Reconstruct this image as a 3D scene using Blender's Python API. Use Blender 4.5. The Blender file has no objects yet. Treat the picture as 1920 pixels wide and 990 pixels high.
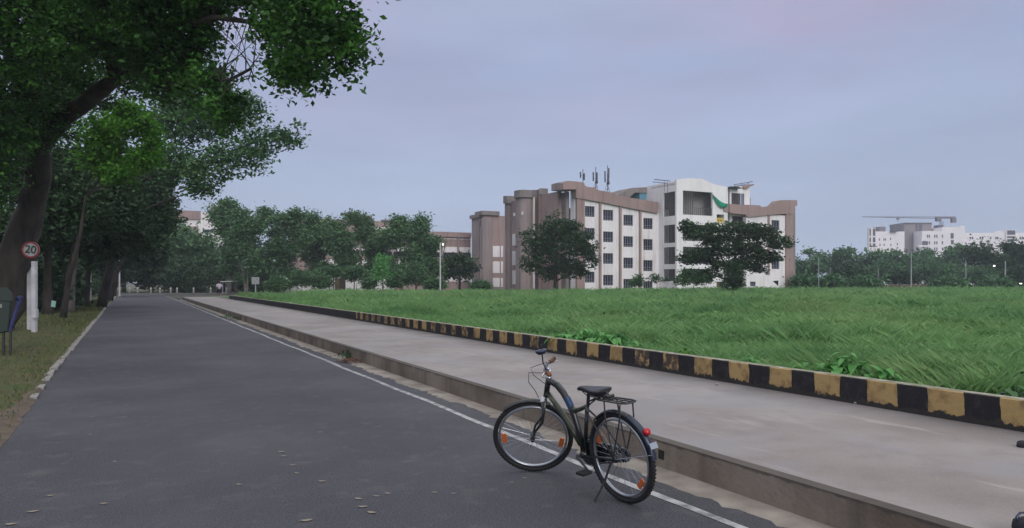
import bpy, bmesh, math, random
import numpy as np
from math import sin, cos, pi, radians, atan2, sqrt
from mathutils import Vector, Matrix, Euler

S = bpy.context.scene
C = S.collection
random.seed(7)
RNG = np.random.default_rng(7)

# ------------------------------------------------------------------ camera
F = 1400.0            # focal length in pixels of the 1920 px wide photograph
HZ = 530.0            # horizon row
CX = 960.0
H = 1.65
cd = bpy.data.cameras.new('camera')
cam = bpy.data.objects.new('camera', cd)
C.objects.link(cam)
cam.location = (0, 0, H)
cam.rotation_euler = (radians(90), 0, 0)
cd.sensor_width = 36
cd.lens = F / 1920 * 36
cd.shift_y = (HZ - 495) / 1920
cd.clip_start = 0.05
cd.clip_end = 6000
S.camera = cam

# ------------------------------------------------------------------ world, sun, exposure
SUN_AZ = radians(160)      # compass direction the soft light comes from, measured clockwise from +Y
SUN_EL = radians(26)
w = bpy.data.worlds.new('World')
S.world = w
w.use_nodes = True
nt = w.node_tree
nt.nodes.clear()
out = nt.nodes.new('ShaderNodeOutputWorld')
bg = nt.nodes.new('ShaderNodeBackground')
sky = nt.nodes.new('ShaderNodeTexSky')
sky.sky_type = 'NISHITA'
sky.sun_disc = False
sky.sun_elevation = SUN_EL
sky.sun_rotation = SUN_AZ
sky.dust_density = 3
tc = nt.nodes.new('ShaderNodeTexCoord')
sep = nt.nodes.new('ShaderNodeSeparateXYZ')
nt.links.new(tc.outputs['Generated'], sep.inputs[0])
ramp = nt.nodes.new('ShaderNodeValToRGB')          # overcast veil: brighter towards the zenith
cr = ramp.color_ramp
K = 10.0
stops = [(0.00, (.455, .535, .69)), (0.10, (.44, .515, .70)), (0.28, (.385, .45, .655)), (0.40, (.42, .47, .64)), (0.62, (1.05, 1.09, 1.08)), (1.0, (1.42, 1.46, 1.38))]
while len(cr.elements) < len(stops):
    cr.elements.new(0.5)
for e, (p, c) in zip(cr.elements, stops):
    e.position = p
    e.color = (*c, 1)
nt.links.new(sep.outputs[2], ramp.inputs[0])
mp = nt.nodes.new('ShaderNodeMapping')
mp.inputs['Scale'].default_value = (1.6, 1.6, 4.5)
nt.links.new(tc.outputs['Generated'], mp.inputs[0])
nz = nt.nodes.new('ShaderNodeTexNoise')
nz.inputs['Scale'].default_value = 1.7
nz.inputs['Detail'].default_value = 3
nz.inputs['Roughness'].default_value = .45
nt.links.new(mp.outputs[0], nz.inputs['Vector'])
nr = nt.nodes.new('ShaderNodeMapRange')
nr.inputs[1].default_value = .40
nr.inputs[2].default_value = .62
nr.inputs[3].default_value = 0
nr.inputs[4].default_value = .5
nt.links.new(nz.outputs[0], nr.inputs[0])
pm = nt.nodes.new('ShaderNodeMath')                 # pink cloud only in the upper part of the sky
pm.operation = 'MULTIPLY'
hr = nt.nodes.new('ShaderNodeMapRange')
hr.inputs[1].default_value = .15
hr.inputs[2].default_value = .33
nt.links.new(sep.outputs[2], hr.inputs[0])
nt.links.new(nr.outputs[0], pm.inputs[0])
nt.links.new(hr.outputs[0], pm.inputs[1])
pk = nt.nodes.new('ShaderNodeMix')
pk.data_type = 'RGBA'
nt.links.new(pm.outputs[0], pk.inputs[0])
nt.links.new(ramp.outputs[0], pk.inputs[6])
pk.inputs[7].default_value = (.50, .385, .56, 1)
sc_ = nt.nodes.new('ShaderNodeVectorMath')
sc_.operation = 'SCALE'
sc_.inputs['Scale'].default_value = K
mp2 = nt.nodes.new('ShaderNodeMapping')
mp2.inputs['Scale'].default_value = (1.2, 1.2, 5.5)
mp2.inputs['Rotation'].default_value = (.12, .1, 0)
nt.links.new(tc.outputs['Generated'], mp2.inputs[0])
n2 = nt.nodes.new('ShaderNodeTexNoise')
n2.inputs['Scale'].default_value = 2.2
n2.inputs['Detail'].default_value = 5
n2.inputs['Roughness'].default_value = .5
nt.links.new(mp2.outputs[0], n2.inputs['Vector'])
r2 = nt.nodes.new('ShaderNodeMapRange')
for i_, k_ in enumerate((.3, .7, .92, 1.10)):
    r2.inputs[i_ + 1].default_value = k_
nt.links.new(n2.outputs[0], r2.inputs[0])
cv2 = nt.nodes.new('ShaderNodeVectorMath')
cv2.operation = 'SCALE'
nt.links.new(pk.outputs[2], cv2.inputs[0])
nt.links.new(r2.outputs[0], cv2.inputs['Scale'])
nt.links.new(cv2.outputs[0], sc_.inputs[0])
mx = nt.nodes.new('ShaderNodeMix')
mx.data_type = 'RGBA'
mx.inputs[0].default_value = .93
nt.links.new(sky.outputs[0], mx.inputs[6])
nt.links.new(sc_.outputs[0], mx.inputs[7])
nt.links.new(mx.outputs[2], bg.inputs[0])
bg.inputs[1].default_value = 1.0 / K
nt.links.new(bg.outputs[0], out.inputs[0])

sd = bpy.data.lights.new('sun', 'SUN')
sun = bpy.data.objects.new('sun', sd)
C.objects.link(sun)
sd.energy = 1.35
sd.angle = radians(30)
sd.color = (1, .965, .93)
sdir = Vector((sin(SUN_AZ) * cos(SUN_EL), cos(SUN_AZ) * cos(SUN_EL), sin(SUN_EL)))
sun.rotation_euler = sdir.to_track_quat('Z', 'Y').to_euler()

S.view_settings.view_transform = 'Standard'
S.view_settings.look = 'None'
S.view_settings.exposure = 0
S.view_settings.gamma = 1
S.view_settings.use_curve_mapping = False
S.cycles.max_bounces = 6
S.cycles.diffuse_bounces = 3
S.cycles.transmission_bounces = 4
S.cycles.volume_bounces = 0

# ------------------------------------------------------------------ frames
# road frame: X = v (to the right of the road), Y = u (along the road, away from the camera)
DT = -710 / F
_l = sqrt(1 + DT * DT)
DU = (DT / _l, 1 / _l)          # u direction
DV = (1 / _l, -DT / _l)         # v direction
RA = atan2(DV[1], DV[0])

def rd(v, u, z=0.0):
    return Vector((v * DV[0] + u * DU[0], v * DV[1] + u * DU[1], z))

def P(px, py, y):
    return Vector(((px - CX) / F * y, y, H - (py - HZ) / F * y))

def gy(py, z=0.0):              # depth of a ground point seen on row py
    return F * (H - z) / (py - HZ)

def onU(U, px, py=None):        # point on the plane u = U -> (v, z)
    T = (px - CX) / F
    v = U * (DU[1] * T - DU[0]) / (DV[0] - DV[1] * T)
    y = U * DU[1] + v * DV[1]
    return (v, H - (py - HZ) / F * y) if py is not None else v

def onV(V, px, py=None):        # point on the plane v = V -> (u, z)
    T = (px - CX) / F
    u = V * (DV[0] - DV[1] * T) / (DU[1] * T - DU[0])
    y = u * DU[1] + V * DV[1]
    return (u, H - (py - HZ) / F * y) if py is not None else u

# ------------------------------------------------------------------ materials
def mat(name, c1, c2=None, rough=.8, scale=4.0, detail=4, metal=0.0, trans=0.0, lo=.35, hi=.65, bump=0.0, bscale=60.0, emit=None, spec=.5, stretch=None, coat=0):
    m = bpy.data.materials.new(name)
    m.use_nodes = True
    n = m.node_tree
    b = n.nodes['Principled BSDF']
    b.inputs['Roughness'].default_value = rough
    b.inputs['Metallic'].default_value = metal
    b.inputs['Specular IOR Level'].default_value = spec
    b.inputs['Coat Weight'].default_value = coat
    b.inputs['Base Color'].default_value = (*c1, 1)
    t = n.nodes.new('ShaderNodeTexCoord')
    vec = t.outputs['Object']
    if stretch:
        mpn = n.nodes.new('ShaderNodeMapping')
        mpn.inputs['Scale'].default_value = stretch
        n.links.new(vec, mpn.inputs[0])
        vec = mpn.outputs[0]
    if c2 is not None:
        no = n.nodes.new('ShaderNodeTexNoise')
        no.inputs['Scale'].default_value = scale
        no.inputs['Detail'].default_value = detail
        n.links.new(vec, no.inputs['Vector'])
        mr = n.nodes.new('ShaderNodeMapRange')
        mr.inputs[1].default_value = lo
        mr.inputs[2].default_value = hi
        n.links.new(no.outputs[0], mr.inputs[0])
        mi = n.nodes.new('ShaderNodeMix')
        mi.data_type = 'RGBA'
        mi.inputs[6].default_value = (*c1, 1)
        mi.inputs[7].default_value = (*c2, 1)
        n.links.new(mr.outputs[0], mi.inputs[0])
        n.links.new(mi.outputs[2], b.inputs['Base Color'])
    if bump:
        nb = n.nodes.new('ShaderNodeTexNoise')
        nb.inputs['Scale'].default_value = bscale
        nb.inputs['Detail'].default_value = 5
        n.links.new(vec, nb.inputs['Vector'])
        bu = n.nodes.new('ShaderNodeBump')
        bu.inputs['Strength'].default_value = bump
        bu.inputs['Distance'].default_value = .02
        n.links.new(nb.outputs[0], bu.inputs['Height'])
        n.links.new(bu.outputs[0], b.inputs['Normal'])
    if trans:
        tr = n.nodes.new('ShaderNodeBsdfTranslucent')
        src = b.inputs['Base Color']
        if src.is_linked:
            n.links.new(src.links[0].from_socket, tr.inputs[0])
        else:
            tr.inputs[0].default_value = (*c1, 1)
        ms = n.nodes.new('ShaderNodeMixShader')
        ms.inputs[0].default_value = trans
        n.links.new(b.outputs[0], ms.inputs[1])
        n.links.new(tr.outputs[0], ms.inputs[2])
        n.links.new(ms.outputs[0], n.nodes['Material Output'].inputs[0])
    if emit:
        b.inputs['Emission Color'].default_value = (*c1, 1)
        b.inputs['Emission Strength'].default_value = emit
    return m

def nd(m):
    return m.node_tree, m.node_tree.nodes['Principled BSDF']

def noise(n, vec, scale, detail=4, lo=.4, hi=.6, rough=.5):
    no = n.nodes.new('ShaderNodeTexNoise')
    no.inputs['Scale'].default_value = scale
    no.inputs['Detail'].default_value = detail
    no.inputs['Roughness'].default_value = rough
    n.links.new(vec, no.inputs['Vector'])
    mr = n.nodes.new('ShaderNodeMapRange')
    mr.inputs[1].default_value = lo
    mr.inputs[2].default_value = hi
    n.links.new(no.outputs[0], mr.inputs[0])
    return mr.outputs[0]

def mixc(n, f, a, b):
    mi = n.nodes.new('ShaderNodeMix')
    mi.data_type = 'RGBA'
    if isinstance(f, float):
        mi.inputs[0].default_value = f
    else:
        n.links.new(f, mi.inputs[0])
    for s, x in ((6, a), (7, b)):
        if isinstance(x, tuple):
            mi.inputs[s].default_value = (*x, 1)
        else:
            n.links.new(x, mi.inputs[s])
    return mi.outputs[2]

def mathn(n, op, a, b=None):
    q = n.nodes.new('ShaderNodeMath')
    q.operation = op
    for i, x in enumerate((a, b)):
        if x is None:
            continue
        if isinstance(x, (int, float)):
            q.inputs[i].default_value = x
        else:
            n.links.new(x, q.inputs[i])
    return q.outputs[0]

def smap(n, x, a, b, c=0.0, d=1.0):
    mr = n.nodes.new('ShaderNodeMapRange')
    n.links.new(x, mr.inputs[0])
    for i, k in enumerate((a, b, c, d)):
        mr.inputs[i + 1].default_value = k
    return mr.outputs[0]

M = {}
# asphalt: aggregate speckle, worn patches, faint tyre polish
m = mat('asphalt', (.09, .088, .105), rough=.8, bump=.8, bscale=90)
n, b = nd(m)
v_ = n.nodes.new('ShaderNodeTexCoord').outputs['Object']
big = noise(n, v_, .35, 5, .35, .68)
c = mixc(n, big, (.038, .040, .054), (.086, .089, .108))
patchy = noise(n, v_, .9, 7, .44, .60, .62)
c = mixc(n, mathn(n, 'MULTIPLY', patchy, .5), c, (.046, .046, .056))
blot = noise(n, v_, 4.5, 3, .60, .70)
c = mixc(n, mathn(n, 'MULTIPLY', blot, .35), c, (.13, .125, .125))
fine = noise(n, v_, 70, 3, .46, .62)
c = mixc(n, mathn(n, 'MULTIPLY', fine, .5), c, (.14, .135, .15))
mid = noise(n, v_, 3.2, 6, .56, .75)
c = mixc(n, mathn(n, 'MULTIPLY', mid, .35), c, (.15, .14, .15))
n.links.new(c, b.inputs['Base Color'])
M['asphalt'] = m
# footpath concrete
m = mat('path_concrete', (.4, .37, .37), rough=.9, bump=.25, bscale=45)
n, b = nd(m)
v_ = n.nodes.new('ShaderNodeTexCoord').outputs['Object']
c = mixc(n, noise(n, v_, .55, 6, .33, .68), (.235, .205, .195), (.345, .318, .312))
c = mixc(n, mathn(n, 'MULTIPLY', noise(n, v_, 3, 6, .50, .72), .5), c, (.20, .18, .18))
c = mixc(n, mathn(n, 'MULTIPLY', noise(n, v_, 60, 3, .5, .8), .35), c, (.40, .375, .37))
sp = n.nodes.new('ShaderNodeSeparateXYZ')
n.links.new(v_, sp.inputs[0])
edge = smap(n, mathn(n, 'ADD', sp.outputs[0], mathn(n, 'MULTIPLY', noise(n, v_, 1.1, 5, .2, .8), 1.0)), 7.25, 8.05)   # ragged darker wet band along the painted kerb
c = mixc(n, mathn(n, 'MULTIPLY', noise(n, v_, .8, 3, .48, .62), .5), c, (.29, .285, .31))
stm = n.nodes.new('ShaderNodeMapping')
stm.inputs['Scale'].default_value = (2.2, .45, 1)
stm.inputs['Rotation'].default_value = (0, 0, .9)
n.links.new(v_, stm.inputs[0])
c = mixc(n, mathn(n, 'MULTIPLY', noise(n, stm.outputs[0], 2.2, 5, .60, .72), .5), c, (.42, .39, .38))
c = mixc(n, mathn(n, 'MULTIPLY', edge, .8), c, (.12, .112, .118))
n.links.new(c, b.inputs['Base Color'])
M['path'] = m
M['gutter'] = mat('gutter_concrete', (.33, .295, .265), (.20, .175, .155), rough=.92, scale=2.4, bump=.3, bscale=40)
# kerb face: brown grime on concrete
m = mat('kerb_concrete', (.16, .12, .095), rough=.9, bump=.4, bscale=25)
n, b = nd(m)
v_ = n.nodes.new('ShaderNodeTexCoord').outputs['Object']
c = mixc(n, noise(n, v_, 1.3, 6, .35, .66), (.13, .102, .080), (.25, .21, .175))
sp = n.nodes.new('ShaderNodeSeparateXYZ')
n.links.new(v_, sp.inputs[0])
c = mixc(n, mathn(n, 'MULTIPLY', smap(n, mathn(n, 'ADD', sp.outputs[2], mathn(n, 'MULTIPLY', noise(n, v_, 7, 5, .3, .7), .03)), .220, .236), .75), c, (.06, .054, .05))
n.links.new(c, b.inputs['Base Color'])
M['kerb'] = m
# striped kerb
def striped(name, period, phase, endu):
    m = mat(name, (.4, .28, .12), rough=.8, bump=.4, bscale=30)
    n, b = nd(m)
    v_ = n.nodes.new('ShaderNodeTexCoord').outputs['Object']
    sp = n.nodes.new('ShaderNodeSeparateXYZ')
    n.links.new(v_, sp.inputs[0])
    uu = mathn(n, 'ADD', sp.outputs[1], mathn(n, 'MULTIPLY', noise(n, v_, 5, 4, .3, .7), .035))
    fr = mathn(n, 'FRACT', mathn(n, 'DIVIDE', mathn(n, 'SUBTRACT', uu, phase + .017), period))
    isy = mathn(n, 'LESS_THAN', fr, .51)
    yel = mixc(n, noise(n, v_, 6, 6, .5, .72), (.44, .30, .125), (.15, .09, .04))
    worn = mathn(n, 'MULTIPLY', noise(n, v_, .55, 2, .45, .62), mathn(n, 'GREATER_THAN', sp.outputs[1], 7.5))
    yel = mixc(n, mathn(n, 'MULTIPLY', worn, noise(n, v_, 9, 4, .40, .52)), yel, (.07, .05, .04))
    blk = mixc(n, noise(n, v_, 12, 5, .5, .8), (.012, .012, .017), (.045, .038, .036))
    far = mathn(n, 'GREATER_THAN', sp.outputs[1], endu)
    isy2 = mathn(n, 'MULTIPLY', isy, mathn(n, 'SUBTRACT', 1.0, far))
    c = mixc(n, isy2, blk, yel)
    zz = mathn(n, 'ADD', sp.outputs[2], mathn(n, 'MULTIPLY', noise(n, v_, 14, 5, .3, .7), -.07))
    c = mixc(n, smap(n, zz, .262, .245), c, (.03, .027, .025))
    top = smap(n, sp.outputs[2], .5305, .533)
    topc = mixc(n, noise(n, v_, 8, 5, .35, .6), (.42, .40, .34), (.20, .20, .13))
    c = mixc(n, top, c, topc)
    n.links.new(c, b.inputs['Base Color'])
    return m
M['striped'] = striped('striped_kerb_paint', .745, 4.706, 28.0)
M['white_line'] = mat('worn_white_paint', (.42, .42, .44), (.16, .16, .17), rough=.8, scale=7, lo=.42, hi=.66, detail=6)
M['ground'] = mat('soil', (.07, .08, .045), (.11, .10, .07), scale=.4, rough=1)
m = mat('verge_grass', (.055, .075, .022), (.10, .085, .04), scale=1.6, detail=6, rough=1, bump=.9, bscale=22)
M['verge'] = m
M['verge_blade'] = mat('verge_blade', (.07, .115, .03), (.13, .12, .045), scale=1.1, detail=4, rough=.8)
M['dirt'] = mat('dusty_soil', (.14, .105, .08), (.09, .07, .055), scale=5, rough=1, bump=.6, bscale=20)
M['field_soil'] = mat('field_turf', (.06, .15, .045), (.10, .20, .065), scale=.5, rough=1)
m = mat('tall_grass', (.06, .16, .045), rough=.75, trans=.4)
n, b = nd(m)
v_ = n.nodes.new('ShaderNodeTexCoord').outputs['Object']
c = mixc(n, noise(n, v_, .16, 4, .36, .66), (.145, .315, .115), (.24, .44, .165))
c = mixc(n, mathn(n, 'MULTIPLY', noise(n, v_, 1.4, 3, .48, .72), .65), c, (.22, .38, .14))
c = mixc(n, mathn(n, 'MULTIPLY', noise(n, v_, .12, 5, .52, .66), .55), c, (.27, .33, .14))
c = mixc(n, mathn(n, 'MULTIPLY', noise(n, v_, 9, 2, .58, .70), .7), c, (.42, .50, .26))
c = mixc(n, mathn(n, 'MULTIPLY', noise(n, v_, .45, 4, .50, .66), .6), c, (.07, .19, .06))
n.links.new(c, b.inputs['Base Color'])
for nn in n.nodes:
    if nn.type == 'BSDF_TRANSLUCENT':
        n.links.new(c, nn.inputs[0])
M['grass'] = m
M['dry_grass'] = mat('dry_grass', (.16, .17, .09), (.22, .19, .12), scale=.5, rough=1)

def leafmat(name, a, b_, sc=.8, tr=.22, rough=.6):
    return mat(name, a, b_, scale=sc, detail=3, rough=rough, trans=tr, lo=.38, hi=.62, spec=.3)
M['leaf_near'] = leafmat('leaf_dark_glossy', (.022, .065, .018), (.075, .21, .035), 1.6, .2, .45)
M['leaf_bright'] = leafmat('leaf_yellow_green', (.05, .15, .015), (.10, .27, .025), 1.2, .35)
M['leaf_mid'] = leafmat('leaf_mid', (.055, .13, .055), (.09, .19, .07), .4)
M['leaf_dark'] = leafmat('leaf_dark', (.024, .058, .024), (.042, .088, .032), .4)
M['leaf_row'] = leafmat('leaf_row', (.062, .145, .062), (.105, .215, .085), .35)
M['leaf_far'] = leafmat('leaf_far', (.06, .14, .065), (.09, .20, .08), .2)
M['leaf_weed'] = leafmat('leaf_weed', (.10, .30, .08), (.17, .42, .13), 6, .3)
M['bark'] = mat('bark', (.022, .019, .017), (.060, .050, .043), scale=3, detail=6, rough=.95, bump=.8, bscale=12, stretch=(1, 1, .3))
M['bark_pale'] = mat('bark_pale', (.19, .17, .15), (.10, .09, .08), scale=2, detail=5, rough=.95, bump=.5, bscale=10)

M['wall_white'] = mat('white_render', (.86, .83, .84), (.79, .755, .77), scale=.35, rough=.9)
M['wall_white_clean'] = mat('white_render_new', (.87, .85, .86), (.80, .775, .79), scale=.3, rough=.9)
M['brown'] = mat('brown_render', (.36, .262, .245), (.31, .225, .21), scale=.3, rough=.92)
M['brown_grey'] = mat('grey_brown_render', (.27, .225, .22), (.33, .27, .26), scale=.25, rough=.92)
M['concrete_dk'] = mat('weathered_concrete', (.20, .18, .175), (.26, .23, .22), scale=.6, rough=.92)
M['glass'] = mat('dark_glass', (.012, .014, .026), rough=.15, spec=.6)
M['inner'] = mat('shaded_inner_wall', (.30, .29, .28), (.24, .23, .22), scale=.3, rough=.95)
M['bars'] = mat('window_bars', (.26, .26, .30), rough=.6)
M['slat'] = mat('slat_grey', (.12, .11, .12), rough=.6)
M['dark_metal'] = mat('dark_metal', (.03, .03, .034), rough=.5)
M['steel'] = mat('antenna_steel', (.10, .12, .14), rough=.6, metal=.2)
M['tank_blue'] = mat('tank_blue', (.13, .33, .43), (.10, .26, .35), scale=1, rough=.6)
M['net'] = mat('green_net', (.01, .34, .20), (.015, .26, .17), scale=2, rough=.8, trans=.2)
M['yellow'] = mat('yellow_board', (.55, .40, .08), rough=.7)
M['brick'] = mat('red_brown_wall', (.12, .06, .052), (.06, .045, .042), scale=.25, rough=.95)
M['far_white'] = mat('hostel_white', (.90, .86, .88), (.82, .79, .82), scale=.1, rough=.9)
M['far_grey'] = mat('hostel_grey', (.27, .235, .25), (.22, .2, .22), scale=.1, rough=.9)
M['far_dark'] = mat('hostel_opening', (.10, .10, .13), rough=.8)
M['crane'] = mat('crane_steel', (.16, .14, .18), rough=.7)
M['post_white'] = mat('post_white', (.62, .62, .66), (.45, .45, .48), scale=3, rough=.6)
M['post_grey'] = mat('post_galvanised', (.40, .42, .45), (.30, .32, .34), scale=2, rough=.6, metal=.1)
M['lamp_on'] = mat('lamp_on', (1, .98, .86), emit=5)
M['black'] = mat('tyre_rubber', (.012, .012, .014), rough=.75)
M['paint_black'] = mat('gloss_black', (.012, .013, .014), rough=.25, coat=.4)
M['paint_green'] = mat('frame_olive', (.014, .020, .013), (.05, .06, .022), scale=14, rough=.28, coat=.4)
M['paint_blue'] = mat('frame_blue', (.012, .05, .13), rough=.3)
M['chrome'] = mat('rim_steel', (.42, .44, .48), rough=.28, metal=.9)
M['silver'] = mat('mudguard_silver', (.05, .06, .09), (.018, .02, .035), scale=4, rough=.3, metal=.5)
M['saddle'] = mat('saddle_vinyl', (.018, .019, .024), rough=.4)
M['orange'] = mat('orange_reflector', (.50, .12, .03), rough=.3)
M['orange_grip'] = mat('orange_rubber', (.30, .10, .025), (.03, .02, .015), scale=22, rough=.6)
M['red'] = mat('red_reflector', (.45, .012, .02), rough=.25)
M['mirror'] = mat('mirror_shell', (.04, .05, .09), rough=.25, metal=.5)
M['white_plastic'] = mat('white_plastic', (.28, .32, .38), rough=.5)
M['red_paint'] = mat('sign_red', (.20, .015, .025), rough=.5)
M['sign_white'] = mat('sign_white', (.34, .36, .36), (.20, .22, .22), scale=6, rough=.5)
M['sign_black'] = mat('sign_black', (.01, .015, .012), rough=.6)
M['bin_green'] = mat('bin_green', (.008, .03, .02), (.012, .022, .02), scale=8, rough=.5)
M['bin_blue'] = mat('bin_blue', (.012, .018, .09), (.04, .05, .15), scale=9, rough=.5)
M['mint'] = mat('mint_plate', (.35, .60, .52), rough=.6)
M['fallen'] = mat('fallen_leaf', (.28, .24, .20), (.20, .17, .15), scale=20, rough=.8)
M['dry_leaf'] = mat('dry_brown_leaf', (.20, .08, .05), (.12, .06, .04), scale=9, rough=.9)
M['stone'] = mat('stone', (.36, .34, .32), (.22, .21, .2), scale=15, rough=.95)
M['shirt'] = mat('lilac_shirt', (.46, .40, .50), rough=.9)
M['cloth_dark'] = mat('dark_cloth', (.02, .02, .03), rough=.9)
M['skin'] = mat('skin', (.20, .11, .075), rough=.6)
M['hair'] = mat('hair', (.012, .01, .01), rough=.6)
M['door_brown'] = mat('door_brown', (.13, .10, .055), (.09, .07, .04), scale=3, rough=.8)
M['post_tip'] = mat('post_tip', (.55, .52, .46), rough=.8)

def streaks(m, col, amt, sc=1.0):
    n, b = nd(m)
    v_ = n.nodes.new('ShaderNodeTexCoord').outputs['Object']
    mpn = n.nodes.new('ShaderNodeMapping')
    mpn.inputs['Scale'].default_value = (sc, sc, sc * .09)
    n.links.new(v_, mpn.inputs[0])
    f = mathn(n, 'MULTIPLY', noise(n, mpn.outputs[0], 1.6, 6, .50, .74, .6), amt)
    src = b.inputs['Base Color'].links[0].from_socket
    n.links.new(mixc(n, f, src, col), b.inputs['Base Color'])
streaks(M['wall_white'], (.42, .36, .35), .55)
streaks(M['wall_white_clean'], (.50, .46, .46), .35)
streaks(M['brown'], (.16, .12, .12), .6)
streaks(M['brown_grey'], (.15, .12, .12), .6)
streaks(M['concrete_dk'], (.10, .09, .09), .6)
streaks(M['post_white'], (.25, .24, .24), .5, 4)
streaks(M['kerb'], (.075, .06, .05), .6, 2)

# ------------------------------------------------------------------ mesh helpers
class MB:
    def __init__(s):
        s.v = []
        s.f = []
    def add(s, vs, fs):
        o = len(s.v)
        s.v += [tuple(x) for x in vs]
        s.f += [tuple(o + i for i in f) for f in fs]
        return s
    def box(s, x0, x1, y0, y1, z0, z1, mt=None, bev=0):
        vs = [(x, y, z) for z in (z0, z1) for y in (y0, y1) for x in (x0, x1)]
        if mt:
            vs = [mt @ Vector(q) for q in vs]
        return s.add(vs, [(0, 2, 3, 1), (4, 5, 7, 6), (0, 1, 5, 4), (2, 6, 7, 3), (0, 4, 6, 2), (1, 3, 7, 5)])
    def tube(s, pts, r, n=8, cap=True):
        pts = [Vector(p) for p in pts]
        k = len(pts)
        rs = list(r) if hasattr(r, '__len__') else [r] * k
        ref = None
        vs = []
        for i, p in enumerate(pts):
            t = (pts[min(i + 1, k - 1)] - pts[max(i - 1, 0)])
            if t.length < 1e-9:
                t = Vector((0, 0, 1))
            t.normalize()
            if ref is None:
                ref = Vector((1, 0, 0)) if abs(t.x) < .8 else Vector((0, 1, 0))
            a = (ref - t * ref.dot(t))
            if a.length < 1e-6:
                a = t.orthogonal()
            a.normalize()
            ref = a
            c_ = t.cross(a)
            for j in range(n):
                th = 2 * pi * j / n
                vs.append(p + (a * cos(th) + c_ * sin(th)) * rs[i])
        fs = []
        for i in range(k - 1):
            for j in range(n):
                q = (j + 1) % n
                fs.append((i * n + j, i * n + q, (i + 1) * n + q, (i + 1) * n + j))
        if cap:
            fs.append(tuple(range(n))[::-1])
            fs.append(tuple((k - 1) * n + j for j in range(n)))
        return s.add(vs, fs)
    def ring(s, c_, R_, r, ax='y', n=48, m_=8, a0=0, a1=2 * pi, flat=1.0):
        # torus section in the plane perpendicular to ax
        c_ = Vector(c_)
        full = abs(a1 - a0 - 2 * pi) < 1e-6
        kk = n if full else n + 1
        vs = []
        for i in range(kk):
            t = a0 + (a1 - a0) * i / n
            for j in range(m_):
                q = 2 * pi * j / m_
                rr = R_ + r * cos(q)
                h_ = r * sin(q) * flat
                if ax == 'y':
                    vs.append(c_ + Vector((rr * cos(t), h_, rr * sin(t))))
                elif ax == 'z':
                    vs.append(c_ + Vector((rr * cos(t), rr * sin(t), h_)))
                else:
                    vs.append(c_ + Vector((h_, rr * cos(t), rr * sin(t))))
        fs = []
        for i in range(n if full else n):
            i2 = (i + 1) % kk if full else i + 1
            for j in range(m_):
                q = (j + 1) % m_
                fs.append((i * m_ + j, i2 * m_ + j, i2 * m_ + q, i * m_ + q))
        return s.add(vs, fs)
    def prism(s, poly, a0, a1, ax='y'):
        # poly of (p, q); ax 'y' -> (p, a, q); 'x' -> (a, p, q); 'z' -> (p, q, a)
        k = len(poly)
        def mk(p, q, a):
            return (p, a, q) if ax == 'y' else ((a, p, q) if ax == 'x' else (p, q, a))
        vs = [mk(p, q, a0) for p, q in poly] + [mk(p, q, a1) for p, q in poly]
        fs = [tuple(range(k)), tuple(range(2 * k - 1, k - 1, -1))]
        for i in range(k):
            j = (i + 1) % k
            fs.append((i, i + k, j + k, j))
        return s.add(vs, fs)
    def lathe(s, prof, c_=(0, 0, 0), n=20):
        vs = []
        for r, z in prof:
            for j in range(n):
                t = 2 * pi * j / n
                vs.append((c_[0] + r * cos(t), c_[1] + r * sin(t), c_[2] + z))
        fs = []
        for i in range(len(prof) - 1):
            for j in range(n):
                q = (j + 1) % n
                fs.append((i * n + j, i * n + q, (i + 1) * n + q, (i + 1) * n + j))
        return s.add(vs, fs)
    def wall(s, x0, x1, z0, z1, y0, y1, holes):
        # wall in the XZ plane with rectangular holes (hx0, hx1, hz0, hz1)
        zs = sorted({z0, z1, *[h[2] for h in holes if z0 < h[2] < z1], *[h[3] for h in holes if z0 < h[3] < z1]})
        for a, b_ in zip(zs[:-1], zs[1:]):
            mid_ = (a + b_) / 2
            cuts = sorted((h[0], h[1]) for h in holes if h[2] < mid_ < h[3])
            x = x0
            for c0, c1 in cuts:
                if c0 > x:
                    s.box(x, c0, y0, y1, a, b_)
                x = max(x, c1)
            if x < x1:
                s.box(x, x1, y0, y1, a, b_)
        return s
    def build(s, name, mt, parent=None, smooth=False, mtx=None, fix=True, bev=0):
        me = bpy.data.meshes.new(name)
        me.from_pydata(s.v, [], s.f)
        if fix:
            bm = bmesh.new()
            bm.from_mesh(me)
            bmesh.ops.recalc_face_normals(bm, faces=bm.faces)
            bm.to_mesh(me)
            bm.free()
        if smooth:
            me.polygons.foreach_set('use_smooth', [True] * len(me.polygons))
        me.materials.append(mt)
        o = bpy.data.objects.new(name, me)
        C.objects.link(o)
        if parent is not None:
            o.parent = parent
        if mtx is not None:
            o.matrix_basis = mtx
        if bev:
            bv = o.modifiers.new('bevel', 'BEVEL')
            bv.width = bev
            bv.segments = 2
            bv.limit_method = 'ANGLE'
        return o

def quads(name, V, mt, parent=None, k=4):
    # V: (N, k, 3) array, one face each
    N = V.shape[0]
    me = bpy.data.meshes.new(name)
    me.vertices.add(N * k)
    me.vertices.foreach_set('co', V.reshape(-1).astype(np.float32))
    me.loops.add(N * k)
    me.loops.foreach_set('vertex_index', np.arange(N * k, dtype=np.int32))
    me.polygons.add(N)
    me.polygons.foreach_set('loop_start', np.arange(0, N * k, k, dtype=np.int32))
    me.polygons.foreach_set('loop_total', np.full(N, k, dtype=np.int32))
    me.update()
    me.validate()
    me.materials.append(mt)
    o = bpy.data.objects.new(name, me)
    C.objects.link(o)
    if parent is not None:
        o.parent = parent
    return o

def tag(o, label=None, cat=None, group=None, kind=None):
    if label:
        o['label'] = label
    if cat:
        o['category'] = cat
    if group:
        o['group'] = group
    if kind:
        o['kind'] = kind
    return o

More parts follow.
